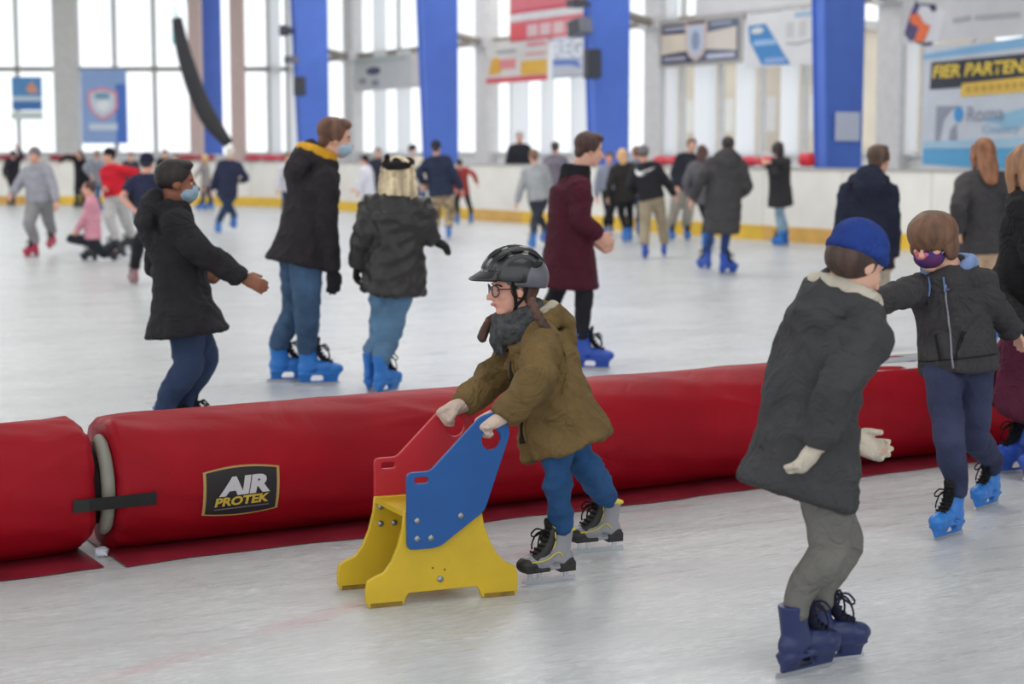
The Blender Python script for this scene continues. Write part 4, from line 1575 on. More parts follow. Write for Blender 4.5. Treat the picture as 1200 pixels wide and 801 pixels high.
P33 = person('man in a navy hooded jacket with his back turned, right of centre', 12.9, (1031, 170), [(1028, 411), (1008, 408)], 8, h=1.52,
             pel=(1016, 300), hands=[(1046, 300, 0.0), (985, 300, 0.0)], top_col=(38, 42, 60), hem=0.06, th=0.034, flare=1.1, hood='same', leg_mat=cloth('beige_trousers_a', (182, 172, 152)),
             leg_th=0.014, hair='short', hair_col=(72, 54, 44), near=1, hyaw=40, headH=0.215, neckp=(1018, 212, 12.9))
P36 = person('woman with long wavy brown hair and a dark grey sweatshirt, back turned', 13.4, (1152, 162), [(1160, 402), (1142, 404)], 350, h=1.55,
             pel=(1152, 285), top_col=(70, 68, 70), hem=0.045, th=0.040, flare=1.02, leg_mat=cloth('beige_trousers_b', (206, 178, 150)), leg_th=0.012,
             hair='long', hair_col=(120, 80, 56), near=1, headH=0.22, hands=[(1180, 270, -0.1), (1124, 270, -0.1)])
P37 = person('adult with long light brown hair, black jacket and maroon trousers at the right edge', 7.9, (1203, 168), [(1193, 554), (1228, 562)], 300, h=1.50, hyaw=345,
             pel=(1210, 375), hands=[(1214, 398, -0.45), (1230, 392, -0.25)], top_col=(33, 32, 34), hem=0.05, th=0.028, leg_mat=cloth('maroon_trousers', (88, 36, 58)), leg_th=0.010,
             hair='long', hair_col=(132, 96, 70), skates='deep', near=1, headH=0.22, foot_yaw=[250, 250], gloves=(34, 33, 36), elbows=[(1168, 345, -0.1), None],
             neckp=(1206, 222, 7.9))

# --- far ice, left to right
S1 = 'skaters on the far ice'
person('dark clad skater with one arm raised beside the left edge boards', 46.5, (15, 176), [(11, 241.5), (16, 241.3)], 330, h=1.50, top_col=(52, 50, 60), leg_mat=black_tr,
       hair_col=(40, 34, 34), hands=[(20, 173, 0), None], skates='black', th=0.03)
person('man in grey sweatshirt and grey joggers facing the camera, red skates', 24.6, (40, 173), [(38, 301), (62, 289, 0.6)], 190, h=1.55, pel=(47, 233),
       hands=[(13, 229, -0.2), (66, 236, -0.2)], top_col=(160, 160, 170), hem=0.03, th=0.045, leg_mat=cloth('grey_joggers', (150, 149, 152)), leg_th=0.028,
       hair='short', hair_col=(110, 96, 90), hat=(126, 122, 128), skates='red', foot_yaw=[215, 190], tone='pink', foot_pitch=[0, 0.3])
person('black clad skater with one arm out along the left boards', 44.5, (93, 176), [(90, 243.5), (97, 243)], 200, h=1.52, top_col=(36, 36, 42), leg_mat=black_tr, hair='long',
       hair_col=(50, 40, 38), hands=[(70, 190, 0.2), None], th=0.02, skates='black')
person('child in pink jacket squatting low on one skate, other leg stretched back', 23.4, (103, 212), [(106, 306), (142, 303, 0.1)], 265, h=1.25, pel=(109, 280), headH=0.20,
       hands=[(93, 268, 0.1), (90, 270, -0.1)], top_col=(216, 150, 168), hem=0.02, th=0.02, leg_mat=cloth('dark_leggings', (46, 50, 60)), leg_th=0.008, hair_col=(62, 42, 38),
       hair='tied', skates='black', knees=[(80, 279, -0.1), (122, 299, 0.1)], foot_yaw=[270, 265], neckp=(107, 232, 23.4), tone='pink', foot_pitch=[0, 0.4])
person('pale grey clad skater half hidden behind the red sweatshirt', 42.5, (114, 176), [(112, 247), (117, 247)], 20, h=1.52, top_col=(158, 162, 176), leg_mat=jean1, hair_col=(120, 100, 84))
person('man in red sweatshirt, black beanie and pale trousers', 25.4, (127, 174), [(132, 297), (150, 293, 0.4)], 210, h=1.56, pel=(135, 226),
       hands=[(124, 222, -0.25), (150, 218, 0.0)], top_col=(206, 38, 54), hem=0.03, th=0.035, leg_mat=cloth('pale_trousers', (196, 194, 194)), leg_th=0.022, hair='under',
       hair_col=(40, 32, 32), hat=(34, 32, 40), skates='black', hyaw=235, foot_yaw=[250, 240])
person('dark haired skater just behind the navy beanie', 41.0, (153, 178), [(150, 250), (156, 250)], 170, h=1.46, top_col=(74, 72, 82), leg_mat=black_tr, hair_col=(58, 44, 42))
person('teenager in navy t-shirt and navy beanie pushing off, bare arms', 19.1, (173, 180), [(157, 334), (183, 322, 0.5)], 20, h=1.46, pel=(174, 252),
       hands=[(196, 248, 0.1), (158, 246, -0.1)], top_col=(46, 50, 76), hem=0.04, th=0.02, short_sleeve=True, leg_mat=black_tr, leg_th=0.018, hair='under', hair_col=(36, 30, 34),
       hat=(40, 42, 66), skates='pinkish', knees=[(163, 284, -0.1), (180, 284, 0.1)], foot_yaw=[330, 20], tone='pink', foot_pitch=[0, 0.5], elbow_hint=[(1, 0, 0), (-1, 0, 0.2)])
person('black jacketed skater far off between the navy beanie and the black coat', 43.5, (193, 175), [(190, 246), (197, 246)], 170, h=1.53, top_col=(48, 50, 58), leg_mat=black_tr, hair_col=(40, 36, 36))
person('grey jacketed skater with dark hair far off, left of the small blonde child', 42.0, (206, 181), [(204, 249), (210, 249)], 190, h=1.42, top_col=(96, 94, 98), leg_mat=black_tr, hair_col=(66, 52, 46))
person('small blonde child in grey top and dark leggings far off', 44.0, (239, 181), [(236, 246), (246, 245.5)], 250, h=1.40, top_col=(160, 152, 152), leg_mat=jean2, hair='mid',
       hair_col=(200, 164, 112), hands=[(228, 207, 0), None], tone='pink')
person('man in navy jacket and jeans leaning forward, back turned, under the hose', 31.5, (270, 172), [(256, 273), (274, 268, 0.4)], 350, h=1.58, pel=(266, 226), hands=[(283, 212, 0.2), (249, 222, 0)],
       top_col=(50, 54, 78), th=0.03, hem=0.05, leg_mat=jean2, leg_th=0.018, hair_col=(190, 178, 164), foot_yaw=[330, 330])
person('skater in white top with an orange sleeve, left of the yellow hood', 37.5, (337, 179), [(334, 258), (342, 258)], 140, h=1.45, top_col=(216, 214, 222), leg_mat=jean2, hair_col=(92, 66, 52),
       hands=[(325, 222, -0.1), None], th=0.025)
person('skater in white sweatshirt with a black cap, left of the blonde woman', 34.5, (427, 182), [(428, 265), (436, 264)], 290, h=1.36, pel=(432, 226), top_col=(222, 222, 232), th=0.03, hem=0.03,
       leg_mat=jean2, hair_col=(44, 38, 38), hands=[(416, 221, 0), None], hat=(44, 42, 46))
person('dark jacketed skater far off right of the black cap', 39.5, (443, 173), [(441, 254), (448, 254)], 170, h=1.56, top_col=(56, 58, 72), leg_mat=black_tr, hair_col=(54, 46, 48))
person('skater in a cream coat and black hat behind the blonde woman', 35.0, (484, 170), [(488, 264), (498, 264)], 200, h=1.62, top_col=(226, 216, 200), hem=0.06, th=0.03, leg_mat=jean1,
       hair='under', hair_col=(50, 44, 44), hat=(40, 40, 50), mask=(180, 196, 210), hyaw=140)
camo = mat('camouflage', (120, 104, 84), rough=0.85, col2=(196, 172, 138), vscale=9, contrast=(0.45, 0.55))
person('man in navy puffer jacket and camouflage trousers, back turned', 29.5, (511, 165), [(526, 280), (511, 279)], 5, h=1.64, pel=(517, 226), top_col=(48, 56, 78), th=0.055, hem=0.03, quilt=26,
       leg_mat=camo, leg_th=0.028, hair_col=(52, 44, 44), hat=(44, 48, 60), hands=[(540, 221, 0), (496, 215, 0)], flare=0.98)
person('child in a rust red jacket swinging an arm out to the right', 35.5, (538, 186), [(552, 261), (536, 262)], 340, h=1.30, top_col=(168, 70, 68), leg_mat=black_tr, hair_col=(52, 40, 44),
       hands=[(559, 214, 0), (533, 221, 0)], th=0.02)
person('boy in a light grey sweatshirt and dark trousers, back turned, at the centre', 26.8, (625, 175), [(624, 291), (638, 285, 0.4)], 340, h=1.50, pel=(631, 234), top_col=(168, 170, 174), th=0.03, hem=0.02,
       leg_mat=cloth('charcoal_trousers', (62, 64, 74)), leg_th=0.012, hair_col=(112, 84, 66), hands=[(646, 235, 0.1), (606, 236, 0)])
person('skater in grey top and black trousers half hidden by the maroon coat', 30.0, (714, 178), [(716, 274), (710, 275)], 180, h=1.50, pel=(716, 222), top_col=(142, 148, 166), th=0.03, hem=0.02,
       leg_mat=black_tr, leg_th=0.02, hair_col=(84, 60, 52), tone='pink')
person('red blonde woman in black jacket beside the grey beanie boy', 28.3, (729, 174), [(738, 283), (732, 284)], 350, h=1.54, top_col=(52, 50, 48), leg_mat=black_tr, leg_th=0.006, hair='mid', hair_col=(206, 148, 108), th=0.025)
person('person in grey and blue jacket just left of the grey beanie', 30.6, (746, 171), [(748, 275.5), (754, 276)], 10, h=1.60, top_col=(124, 134, 156), leg_mat=jean2, hair_col=(110, 74, 60), th=0.02)
P28 = person('boy in black hoodie with a white tick emblem and grey beanie, back turned', 24.1, (754, 171), [(778, 301), (756, 303)], 8, h=1.50, pel=(763, 230), top_col=(44, 43, 48), th=0.034, hem=0.025,
             leg_mat=cloth('khaki_trousers', (168, 154, 130)), leg_th=0.024, hair='under', hair_col=(90, 72, 62), hat=(122, 120, 124), hands=[(790, 228, 0.1), (745, 225, 0.2)], skates='deep',
             foot_yaw=[0, 15], tone='pink')
person('man in black jacket and beige trousers standing at the boards facing us', 29.0, (811, 162), [(787, 281), (805, 281)], 170, h=1.68, pel=(802, 220), top_col=(46, 48, 58), th=0.04, hem=0.03,
       leg_mat=cloth('stone_trousers', (174, 168, 158)), leg_th=0.03, hair_col=(92, 68, 58))
person('dark haired woman in grey jacket beside the long grey coat', 26.5, (823, 170), [(826, 291), (833, 290)], 20, h=1.57, top_col=(100, 98, 104), leg_mat=black_tr, hair='mid', hair_col=(72, 50, 46), th=0.03)
person('person in a long grey quilted coat with blue skates, back turned', 20.9, (853, 160), [(852, 321), (826, 316)], 5, h=1.64, pel=(848, 226), top_col=(74, 72, 74), hem=0.30, th=0.055, quilt=24, flare=0.96, hood='same',
       leg_mat=denim('jeans_navy', (50, 70, 120)), leg_th=0.0, hair_col=(46, 38, 40), hands=[(866, 228, 0.2), (812, 233, 0.0)], skates='deep', foot_yaw=[60, 330], headH=0.215)
person('woman in a black knee length coat standing at the boards, pale jeans', 27.2, (911, 166), [(912, 288.5), (918, 288)], 330, h=1.63, top_col=(58, 56, 60), hem=0.17, th=0.03, flare=1.1, leg_mat=denim('jeans_pale', (132, 158, 178)),
       leg_th=0.008, hair='mid', hair_col=(48, 38, 40), hands=[(903, 190, -0.3), (898, 192, -0.2)])
# at and beyond the boards
person('grey haired spectator in black standing beyond the boards at the centre', 38.6, (609, 154), [(607, 256), (613, 256)], 170, h=1.82, top_col=(46, 46, 54), leg_mat=black_tr, hair_col=(150, 146, 146), th=0.05, skates='black')
person('skater in grey purple jacket half hidden left of the maroon coat', 32.3, (651, 166), [(649, 272), (655, 272)], 20, h=1.60, top_col=(122, 116, 128), leg_mat=black_tr, hair_col=(58, 48, 50), th=0.04, skates='black')

# --- inside the barrier
P35 = person('boy with brown bowl haircut, printed face mask and charcoal hoodie', 6.75, (1091, 250), [(1112, 629), (1157, 594)], 205, h=1.24, pel=(1122, 408), hyaw=222, hpitch=0.22,
             hands=[(1024, 356, -0.35), (1188, 388, 0.10)], top_col=(62, 60, 62), hem=0.075, th=0.024, flare=1.0, sleeve=1.05, leg_mat=denim('jeans_boy', (46, 50, 74)), leg_th=0.008, fold=0.010,
             hair='bowl', hair_col=(88, 62, 46), near=2, headH=0.226, foot_yaw=[225, 222], knees=[(1112, 512, -0.20), (1142, 512, 0.05)], fsc=0.74, elbows=[(1058, 344, -0.15), (1160, 352, -0.05)],
             neckp=(1112, 318, 6.78), tone='light')
P34 = person('child in dark grey coat, blue beanie and grey leggings in the right foreground', 4.85, (1022, 270), [(942, 788), (970, 776)], 60, h=1.30, pel=(950, 512), hyaw=62, hpitch=0.5,
             hands=[(958, 520, -0.16), (997, 514, 0.16)], top_col=(66, 66, 68), hem=0.13, th=0.026, flare=1.22, hood='same', fold=0.012, lining=(196, 188, 172), leg_mat=cloth('grey_leggings', (112, 110, 106)), leg_th=0.004,
             hair='under', hair_col=(60, 44, 38), hat=(36, 60, 132), gloves=(206, 196, 180), skates='navy', near=2, headH=0.205, neckp=(990, 362, 4.88), collar=(196, 188, 172),
             knees=[(972, 646, -0.08), (990, 640, 0.1)], elbows=[(984, 450, -0.2), None], hand_dir=[(-0.5, 0, -0.8), (0.8, 0.2, -0.4)], foot_yaw=[55, 70], back=0.03, fsc=0.8)
HERO = person('child in olive parka, black helmet and glasses pushing the skating aid', 5.93, (599, 303), [(702, 646), (645, 682)], 252, h=1.24, pel=(645, 464), hyaw=250, hpitch=0.05, hand_len=0.116, glove_fat=1.5, tuck=True,
              hands=[(545, 473, -0.03), (591, 486, -0.26)], top_mat=cloth('olive_parka', (114, 93, 58), var=0.22, vscale=7), hem=0.150, th=0.028, flare=1.30, sleeve=1.12, leg_mat=jean3, leg_th=0.001,
              hair='under', hair_col=(66, 44, 34), gloves=(216, 192, 178), skates='hero', near=2, headH=0.197, neckp=(618, 382, 5.95), knees=[(690, 550, 0.14), (652, 552, -0.12)],
              elbows=[(580, 440, 0.10), (628, 446, -0.28)], hand_dir=[(-0.92, -0.15, -0.32), (-0.92, -0.2, -0.32)], thumb=[(0.1, -0.9, 0.3), (-0.1, 0.9, 0.3)], curl=1.05, fsc=0.73,
              foot_yaw=[248, 242], back=0.01, tone='pink', fold=0.014)

# ================================================================== THE RED AIR BARRIER
BA = V3(Gd(160, 662))
BB = V3(Gd(1080, 550))
bd = nrm(BB - BA)
bn = np.array((-bd[1], bd[0], 0.0))
BR = 0.255
BOFF = 0.065


def bar_pt(s, a, r=BR):
    """a = 0 front, pi/2 top; the underside rests on the ice"""
    c = BA + bd * s + bn * (BOFF + BR)
    z = BR + 0.004 + r * math.sin(a)
    return np.array((c[0], c[1], 0)) - bn * r * math.cos(a) + UP * max(z, 0.008)


def bar_hit(px, py, r=BR):
    o = np.array((0, 0, CAMZ))
    d = V3(ray(px, py))
    c = BA + bn * (BOFF + BR)
    # coordinates in the plane across the tube
    oy, oz = (o - c).dot(bn), o[2] - BR - 0.004
    dy, dz = d.dot(bn), d[2]
    A_, B_, C_ = dy * dy + dz * dz, 2 * (oy * dy + oz * dz), oy * oy + oz * oz - r * r
    disc = max(0.0, B_ * B_ - 4 * A_ * C_)
    t = (-B_ - math.sqrt(disc)) / (2 * A_)
    p = o + d * t
    return (p - BA).dot(bd), math.atan2(p[2] - BR - 0.004, -((p - c).dot(bn)))


m_vinyl = mat('red_tarpaulin', (150, 14, 30), rough=0.5, var=0.14, vscale=2.5, bump=0.12, bscale=9, spec=0.14, crease=0.25, cscale=2.2)
m_mat = mat('red_ground_sheet', (128, 22, 40), rough=0.55, var=0.22, vscale=6, bump=0.2, bscale=20)
m_grey = mat('grey_inner_bladder', (132, 132, 122), rough=0.6, var=0.12, vscale=8)
m_strap = mat('black_webbing', (26, 26, 28), rough=0.8, var=0.1, bump=0.3, bscale=120)


def tube_segment(s0, s1, label):
    root = empty('air_barrier', BA + bd * (s0 + s1) / 2 + bn * (BOFF + BR), label, 'barrier', 'red inflatable barrier segments')
    rs = np.random.RandomState(int(abs(s0) * 100) + 5)
    ss = sorted(set(list(np.linspace(s0, s1, int((s1 - s0) / 0.025))) + [s0 + q for q in (0.012, 0.03, 0.05, 0.08, 0.12, 0.17, 0.23)] + [s1 - q for q in (0.012, 0.03, 0.05, 0.08, 0.12, 0.17, 0.23)]))
    n = 96
    v = []
    creases = [(s0 + (s1 - s0) * rs.rand(), -0.3 + 1.7 * rs.rand(), -0.9 + 1.8 * rs.rand(), 0.15 + 0.35 * rs.rand(), 0.003 + 0.004 * rs.rand()) for _ in range(int((s1 - s0) * 6))]
    creases = [c_ for c_ in creases if not (-0.3 < c_[0] < 1.2 and s0 > -1) and not (2.9 < c_[0] < 4.6)]
    ph = rs.rand(8) * 6.28
    for s in ss:
        e = min(s - s0, s1 - s)
        k = math.exp(-e / 0.10)
        for j in range(n):
            a = 2 * math.pi * j / n
            r = BR
            r *= 1 - 0.10 * math.exp(-(e / 0.016) ** 2)
            r += k * (0.014 * math.sin(5 * a + ph[0] + s * 6) + 0.010 * abs(math.sin(7 * a + ph[1] + s * 16)) - 0.016)
            # squarer shoulder where the end panel is sewn on
            r += k * 0.022 * max(0, math.cos(2 * (a - math.pi * 0.36))) ** 2
            r += 0.0022 * math.sin(a * 3 + s * 3.1 + ph[2]) + 0.0015 * math.sin(a * 13 + s * 7 + ph[3])
            r += 0.0035 * math.exp(-((a - 1.0) / 0.5) ** 2) * math.sin(s * 4.3 + ph[4])
            r += 0.003 * max(0, math.sin(s * 9 + a * 4 + ph[5])) ** 6
            aw = a if a < math.pi else a - 2 * math.pi
            for (cs_, ca_, sl_, ln_, am_) in creases:
                ds = s - cs_
                if abs(ds) < ln_:
                    dist = (aw - ca_ - sl_ * ds * 3) * BR
                    if abs(dist) < 0.06:
                        r += am_ * math.exp(-(dist / 0.012) ** 2) * (1 - (ds / ln_) ** 2)
            v.append(bar_pt(s, a, r))
    m = len(ss)
    f = []
    for i in range(m - 1):
        for j in range(n):
            k2 = (j + 1) % n
            f.append((i * n + j, i * n + k2, (i + 1) * n + k2, (i + 1) * n + j))
    f.append(tuple(range(n)))
    f.append(tuple(range(m * n - 1, (m - 1) * n - 1, -1)))
    g = Geo()
    g.add(v, f)
    me = g.mesh('tube', root.location)
    bm = bmesh.new()
    bm.from_mesh(me)
    bmesh.ops.recalc_face_normals(bm, faces=bm.faces)
    bm.to_mesh(me)
    bm.free()
    me.shade_smooth()
    obj('tube', me, m_vinyl, root)
    # welded seam along the top back and a ground sheet under the tube
    g = Geo()
    for a in (math.radians(140),):
        g.tube([bar_pt(s, a, BR + 0.001) for s in np.linspace(s0 + 0.05, s1 - 0.05, 40)], [(0.012, 0.004)], n=6, ref=UP)
    obj('seam', g.mesh('seam', root.location, True), m_vinyl, root)
    g = Geo()
    pts = []
    for i, s in enumerate(np.linspace(s0 - 0.01, s1, 60)):
        pts.append((s, -0.004 + 0.012 * math.sin(s * 5.3 + ph[6]) + 0.008 * math.sin(s * 13 + ph[7]), 0.003))
    top = []
    nn = len(pts)
    vv = []
    for s, o, z in pts:
        for (d, zz) in ((o, 0.004), (o + 0.02, 0.010 + 0.004 * math.sin(s * 17)), (0.25, 0.006), (2 * BR + 0.2, 0.006)):
            vv.append(BA + bd * s + bn * d + UP * zz)
    g.add(vv, [(i * 4 + j, (i + 1) * 4 + j, (i + 1) * 4 + j + 1, i * 4 + j + 1) for i in range(nn - 1) for j in range(3)])
    me = g.mesh('ground_sheet', root.location, True)
    o = obj('ground_sheet', me, m_mat, root)
    return root


s_gap0, s_gap1 = -0.115, -0.035
seg_r = tube_segment(s_gap1, 7.2, 'long red inflatable barrier tube carrying the oval edged badge')
seg_l = tube_segment(-3.6, s_gap0, 'red inflatable barrier tube left of the grey gap')


def wrapped(root, name, pts_fn, nu, nv, m, lift):
    """patch lying on the tube: pts_fn(i, j) -> (s, a)"""
    g = Geo()
    v = []
    for i in range(nu):
        for j in range(nv):
            s, a = pts_fn(i / (nu - 1), j / (nv - 1))
            v.append(bar_pt(s, a, BR + lift))
    g.add(v, [(i * nv + j, (i + 1) * nv + j, (i + 1) * nv + j + 1, i * nv + j + 1) for i in range(nu - 1) for j in range(nv - 1)])
    return obj(name, g.mesh(name, root.location, True), m, root)


# grey bladder end seen in the gap and the strap across it
root = empty('bladder_end', BA + bd * (s_gap0 + s_gap1) / 2 + bn * (BOFF + BR), 'pale grey bladder end bulging out between the two red tubes', 'bladder')
g = Geo()
ring = [bar_pt((s_gap0 + s_gap1) / 2 + 0.012, a, BR - 0.052) for a in np.linspace(math.radians(-50), math.radians(62), 14)]
g.tube(ring, [(0.022, 0.018)] + [(0.026, 0.026)] * 12 + [(0.02, 0.02)], n=12, ref=bd, round_=True, sub=2)
obj('bladder', g.mesh('bladder', root.location, True), m_grey, root)
g = Geo()
g.tube([bar_pt(s_gap0 + 0.012, 0.3, 0.0), bar_pt(s_gap1 - 0.012, 0.3, 0.0)], [BR - 0.10], n=24)
obj('core', g.mesh('core', root.location, True), mat('dark_core', (48, 40, 42), rough=0.8), root)

strap = empty('strap', bar_pt(-0.05, -0.22, BR), 'short black webbing strap joining the two red tubes', 'strap')
s0, a0 = bar_hit(85, 593)
s1, a1 = bar_hit(183, 583)
wrapped(strap, 'webbing', lambda u, w: (s0 + (s1 - s0) * u, (a0 + a1) / 2 + (w - 0.5) * 0.185), 14, 4, m_strap, 0.006)
wrapped(strap, 'stitched_end', lambda u, w: (s0 + 0.06 * u, (a0 + a1) / 2 + (w - 0.5) * 0.175), 4, 4, mat('webbing_worn', (40, 44, 42), rough=0.8), 0.009)

# crumpled clear foil scrap at the foot of the gap
c = V3(Gd(119, 652)) + UP * 0.02
g = Geo()
rs = np.random.RandomState(2)
g.ell((0, 0, 0), (0.032, 0.022, 0.020), None, 9, 6)
g.v[0] = g.v[0] * (0.7 + 0.6 * rs.rand(len(g.v[0]), 1))
o = obj('foil_scrap', g.mesh('foil_scrap'), mat('white_foil', (200, 204, 214), rough=0.3, var=0.15, vscale=30), None, c)
tag(o, 'small crumpled white foil scrap at the foot of the gap', 'scrap')

# badge AIR PROTEK, a part of the long tube
sA, aA = bar_hit(238, 573)
sB, aB = bar_hit(327, 570)
sw = sB - sA
aC = (aA + aB) / 2
ah = 0.0
_, at_ = bar_hit(283, 545)
_, ab_ = bar_hit(283, 601)
ah = (at_ - ab_) / 2
aC = (at_ + ab_) / 2


def badge(u, w, k=1.0):
    x = (u - 0.5) * k
    hh = ah * k * (0.80 + 0.22 * math.cos(x * 2.6))
    return sA + sw * (0.5 + x), aC + (w - 0.5) * 2 * hh


m_gold = mat('badge_gold', (176, 146, 84), rough=0.5, var=0.05)
m_bblk = mat('badge_black', (30, 28, 32), rough=0.5, var=0.05)
m_bwht = mat('badge_white', (196, 192, 196), rough=0.5, var=0.03)
m_byel = mat('badge_yellow', (196, 168, 60), rough=0.5, var=0.03)
wrapped(seg_r, 'badge_border', lambda u, w: badge(u, w, 1.0), 20, 10, m_gold, 0.0045)
wrapped(seg_r, 'badge_field', lambda u, w: badge(u, w, 0.925), 20, 10, m_bblk, 0.006)


def wrap_text(root, s, u0, u1, w0, w1, m, shear, bold, slope=0.0, lift=0.008):
    me = text_mesh(s, 1.0, shear=shear, bold=bold)
    bm = bmesh.new()
    bm.from_mesh(me)
    bmesh.ops.triangulate(bm, faces=bm.faces)
    bmesh.ops.subdivide_edges(bm, edges=[e for e in bm.edges if e.calc_length() > 0.25], cuts=2)
    bm.to_mesh(me)
    bm.free()
    co = np.array([v.co[:] for v in me.vertices])
    lo, hi = co.min(0), co.max(0)
    for v, c in zip(me.vertices, co):
        x = (c[0] - lo[0]) / (hi[0] - lo[0])
        y = (c[1] - lo[1]) / (hi[1] - lo[1])
        s_ = sA + sw * (u0 + (u1 - u0) * x)
        a_ = aC - ah + 2 * ah * (w0 + (w1 - w0) * y + slope * x)
        v.co = Vector(bar_pt(s_, a_, BR + lift)) - root.location
    obj('lettering', me, m, root)


wrap_text(seg_r, 'AIR', 0.20, 0.87, 0.44, 0.80, m_bwht, 0.12, 0.06, 0.02)
wrap_text(seg_r, 'PROTEK', 0.15, 0.86, 0.235, 0.42, m_byel, 0.12, 0.04, 0.02, lift=0.009)
wrapped(seg_r, 'badge_rule', lambda u, w: (sA + sw * (0.15 + 0.72 * u), aC - ah + 2 * ah * (0.165 + 0.02 * w + 0.02 * u)), 8, 3, mat('badge_rule', (120, 116, 128), rough=0.5), 0.008)

# pale advert strip along the top at the right
sL, _ = bar_hit(1004, 440)
sR, _ = bar_hit(1168, 415)
_, aLow = bar_hit(1060, 433)
m_strip = mat('advert_strip', (206, 204, 206), rough=0.5, var=0.04)
wrapped(seg_r, 'advert_strip', lambda u, w: (sL + (sR - sL) * u, aLow + (2.0 - aLow) * w), 12, 8, m_strip, 0.006)
for (u0, u1, w0, w1, c) in ((0.22, 0.62, 0.18, 0.34, (150, 156, 164)), (0.24, 0.60, 0.40, 0.46, (168, 178, 172)), (0.66, 0.95, 0.2, 0.34, (160, 160, 168))):
    wrapped(seg_r, 'advert_print', lambda u, w, q=(u0, u1, w0, w1): (sL + (sR - sL) * (q[0] + (q[1] - q[0]) * u), aLow + (2.0 - aLow) * (q[2] + (q[3] - q[2]) * w)), 6, 3, mat('advert_%d' % c[0], c, rough=0.5), 0.008)
g = Geo()
ring = [bar_pt(sL + 0.10 + 0.045 * math.cos(t), aLow + 0.30 + 0.15 * math.sin(t), BR + 0.008) for t in np.linspace(-2.2, 2.0, 14)]
g.tube(ring, [(0.008, 0.002)], n=6, ref=UP)
obj('advert_emblem', g.mesh('advert_emblem', seg_r.location, True), mat('advert_red', (190, 70, 80), rough=0.5), seg_r)

# ================================================================== THE SKATING AID
WN0 = V3(Gd(432, 713))
WN1 = V3(Gd(605, 697))
wd = nrm(WN1 - WN0)
wm = np.array((-wd[1], wd[0], 0.0))
aid = empty('skating_aid', WN0 + wd * 0.25 + wm * 0.13, 'yellow skating aid with a blue and a red handle panel', 'skating aid')


def panel(name, outlines, off, thick, m, du=0.0, parent=None, bevel=0.003):
    cu = bpy.data.curves.new('pan', 'CURVE')
    cu.dimensions = '2D'
    cu.fill_mode = 'BOTH'
    cu.extrude = thick / 2 - bevel
    cu.bevel_depth = bevel
    cu.bevel_resolution = 1
    for pts in outlines:
        sp = cu.splines.new('POLY')
        sp.points.add(len(pts) - 1)
        for p_, q in zip(sp.points, pts):
            p_.co = (q[0], q[1], 0, 1)
        sp.use_cyclic_u = True
    t = bpy.data.objects.new('pan', cu)
    COL.objects.link(t)
    dg = bpy.context.evaluated_depsgraph_get()
    dg.update()
    me = bpy.data.meshes.new_from_object(t.evaluated_get(dg))
    bpy.data.objects.remove(t)
    me.name = name
    me.materials.clear()
    for v in me.vertices:
        p_ = WN0 + wd * (v.co.x + du) + wm * (off + thick / 2 - v.co.z) + UP * v.co.y
        v.co = Vector(p_) - aid.location
    return obj(name, me, m, parent or aid)


def rounded(pts, r=0.012, k=4):
    out = []
    n = len(pts)
    for i in range(n):
        p0, p1, p2 = np.array(pts[i - 1]), np.array(pts[i]), np.array(pts[(i + 1) % n])
        a = p1 + nrm(p0 - p1) * min(r, np.linalg.norm(p0 - p1) * 0.45)
        b_ = p1 + nrm(p2 - p1) * min(r, np.linalg.norm(p2 - p1) * 0.45)
        for t in np.linspace(0, 1, k):
            out.append(tuple((1 - t) ** 2 * a + 2 * t * (1 - t) * p1 + t * t * b_))
    return out


m_py = mat('yellow_polyethylene', (206, 172, 34), rough=0.45, var=0.08, vscale=8, bump=0.06, bscale=90)
m_pb = mat('blue_polyethylene', (16, 82, 150), rough=0.45, var=0.05, vscale=8)
m_pr = mat('red_polyethylene', (186, 36, 48), rough=0.45, var=0.05, vscale=8)
m_bolt = mat('zinc_bolt', (150, 158, 166), rough=0.3, metal=0.8, var=0.05)
handle = rounded([(0.133, 0.194), (0.215, 0.193), (0.245, 0.199), (0.398, 0.306), (0.488, 0.560), (0.478, 0.612), (0.430, 0.634), (0.385, 0.618), (0.212, 0.447), (0.133, 0.446)], 0.016)
hole = [(0.424 + 0.037 * math.cos(t), 0.546 + 0.040 * math.sin(t)) for t in np.linspace(0, 2 * math.pi, 22, endpoint=False)]
slot = rounded([(0.153, 0.408), (0.207, 0.408), (0.207, 0.436), (0.153, 0.436)], 0.010)


def side_outline():
    left = [(0.128, 0.315), (0.122, 0.262), (0.106, 0.202), (0.084, 0.150), (0.056, 0.113), (0.022, 0.100)]
    foot = [(0.0, 0.088), (-0.006, 0.06), (-0.006, 0.022), (0.004, 0.004), (0.02, 0.0), (0.105, 0.0), (0.12, 0.008), (0.127, 0.03), (0.137, 0.043)]
    foot2 = [(0.378, 0.046), (0.390, 0.03), (0.397, 0.008), (0.41, 0.0), (0.505, 0.0), (0.520, 0.012), (0.522, 0.07), (0.514, 0.098)]
    right = [(0.480, 0.115), (0.446, 0.150), (0.420, 0.198), (0.402, 0.250), (0.390, 0.315)]
    return left + foot + foot2 + right


FO = 0.262
DU = -0.03
p_near = panel('side_panel', [side_outline()], 0.0, 0.020, m_py)
p_far = panel('side_panel', [side_outline()], FO, 0.020, m_py, DU)
h_blue = panel('blue_handle_panel', [handle, hole, slot], -0.018, 0.018, m_pb)
h_red = panel('red_handle_panel', [handle, hole, slot], FO + 0.020, 0.018, m_pr, DU)
h_blue['label'] = 'blue handle panel'
h_red['label'] = 'red handle panel'
# seat plate between the sides
g = Geo()


def apt(u, off, z):
    return WN0 + wd * (u + DU * off / FO) + wm * off + UP * z


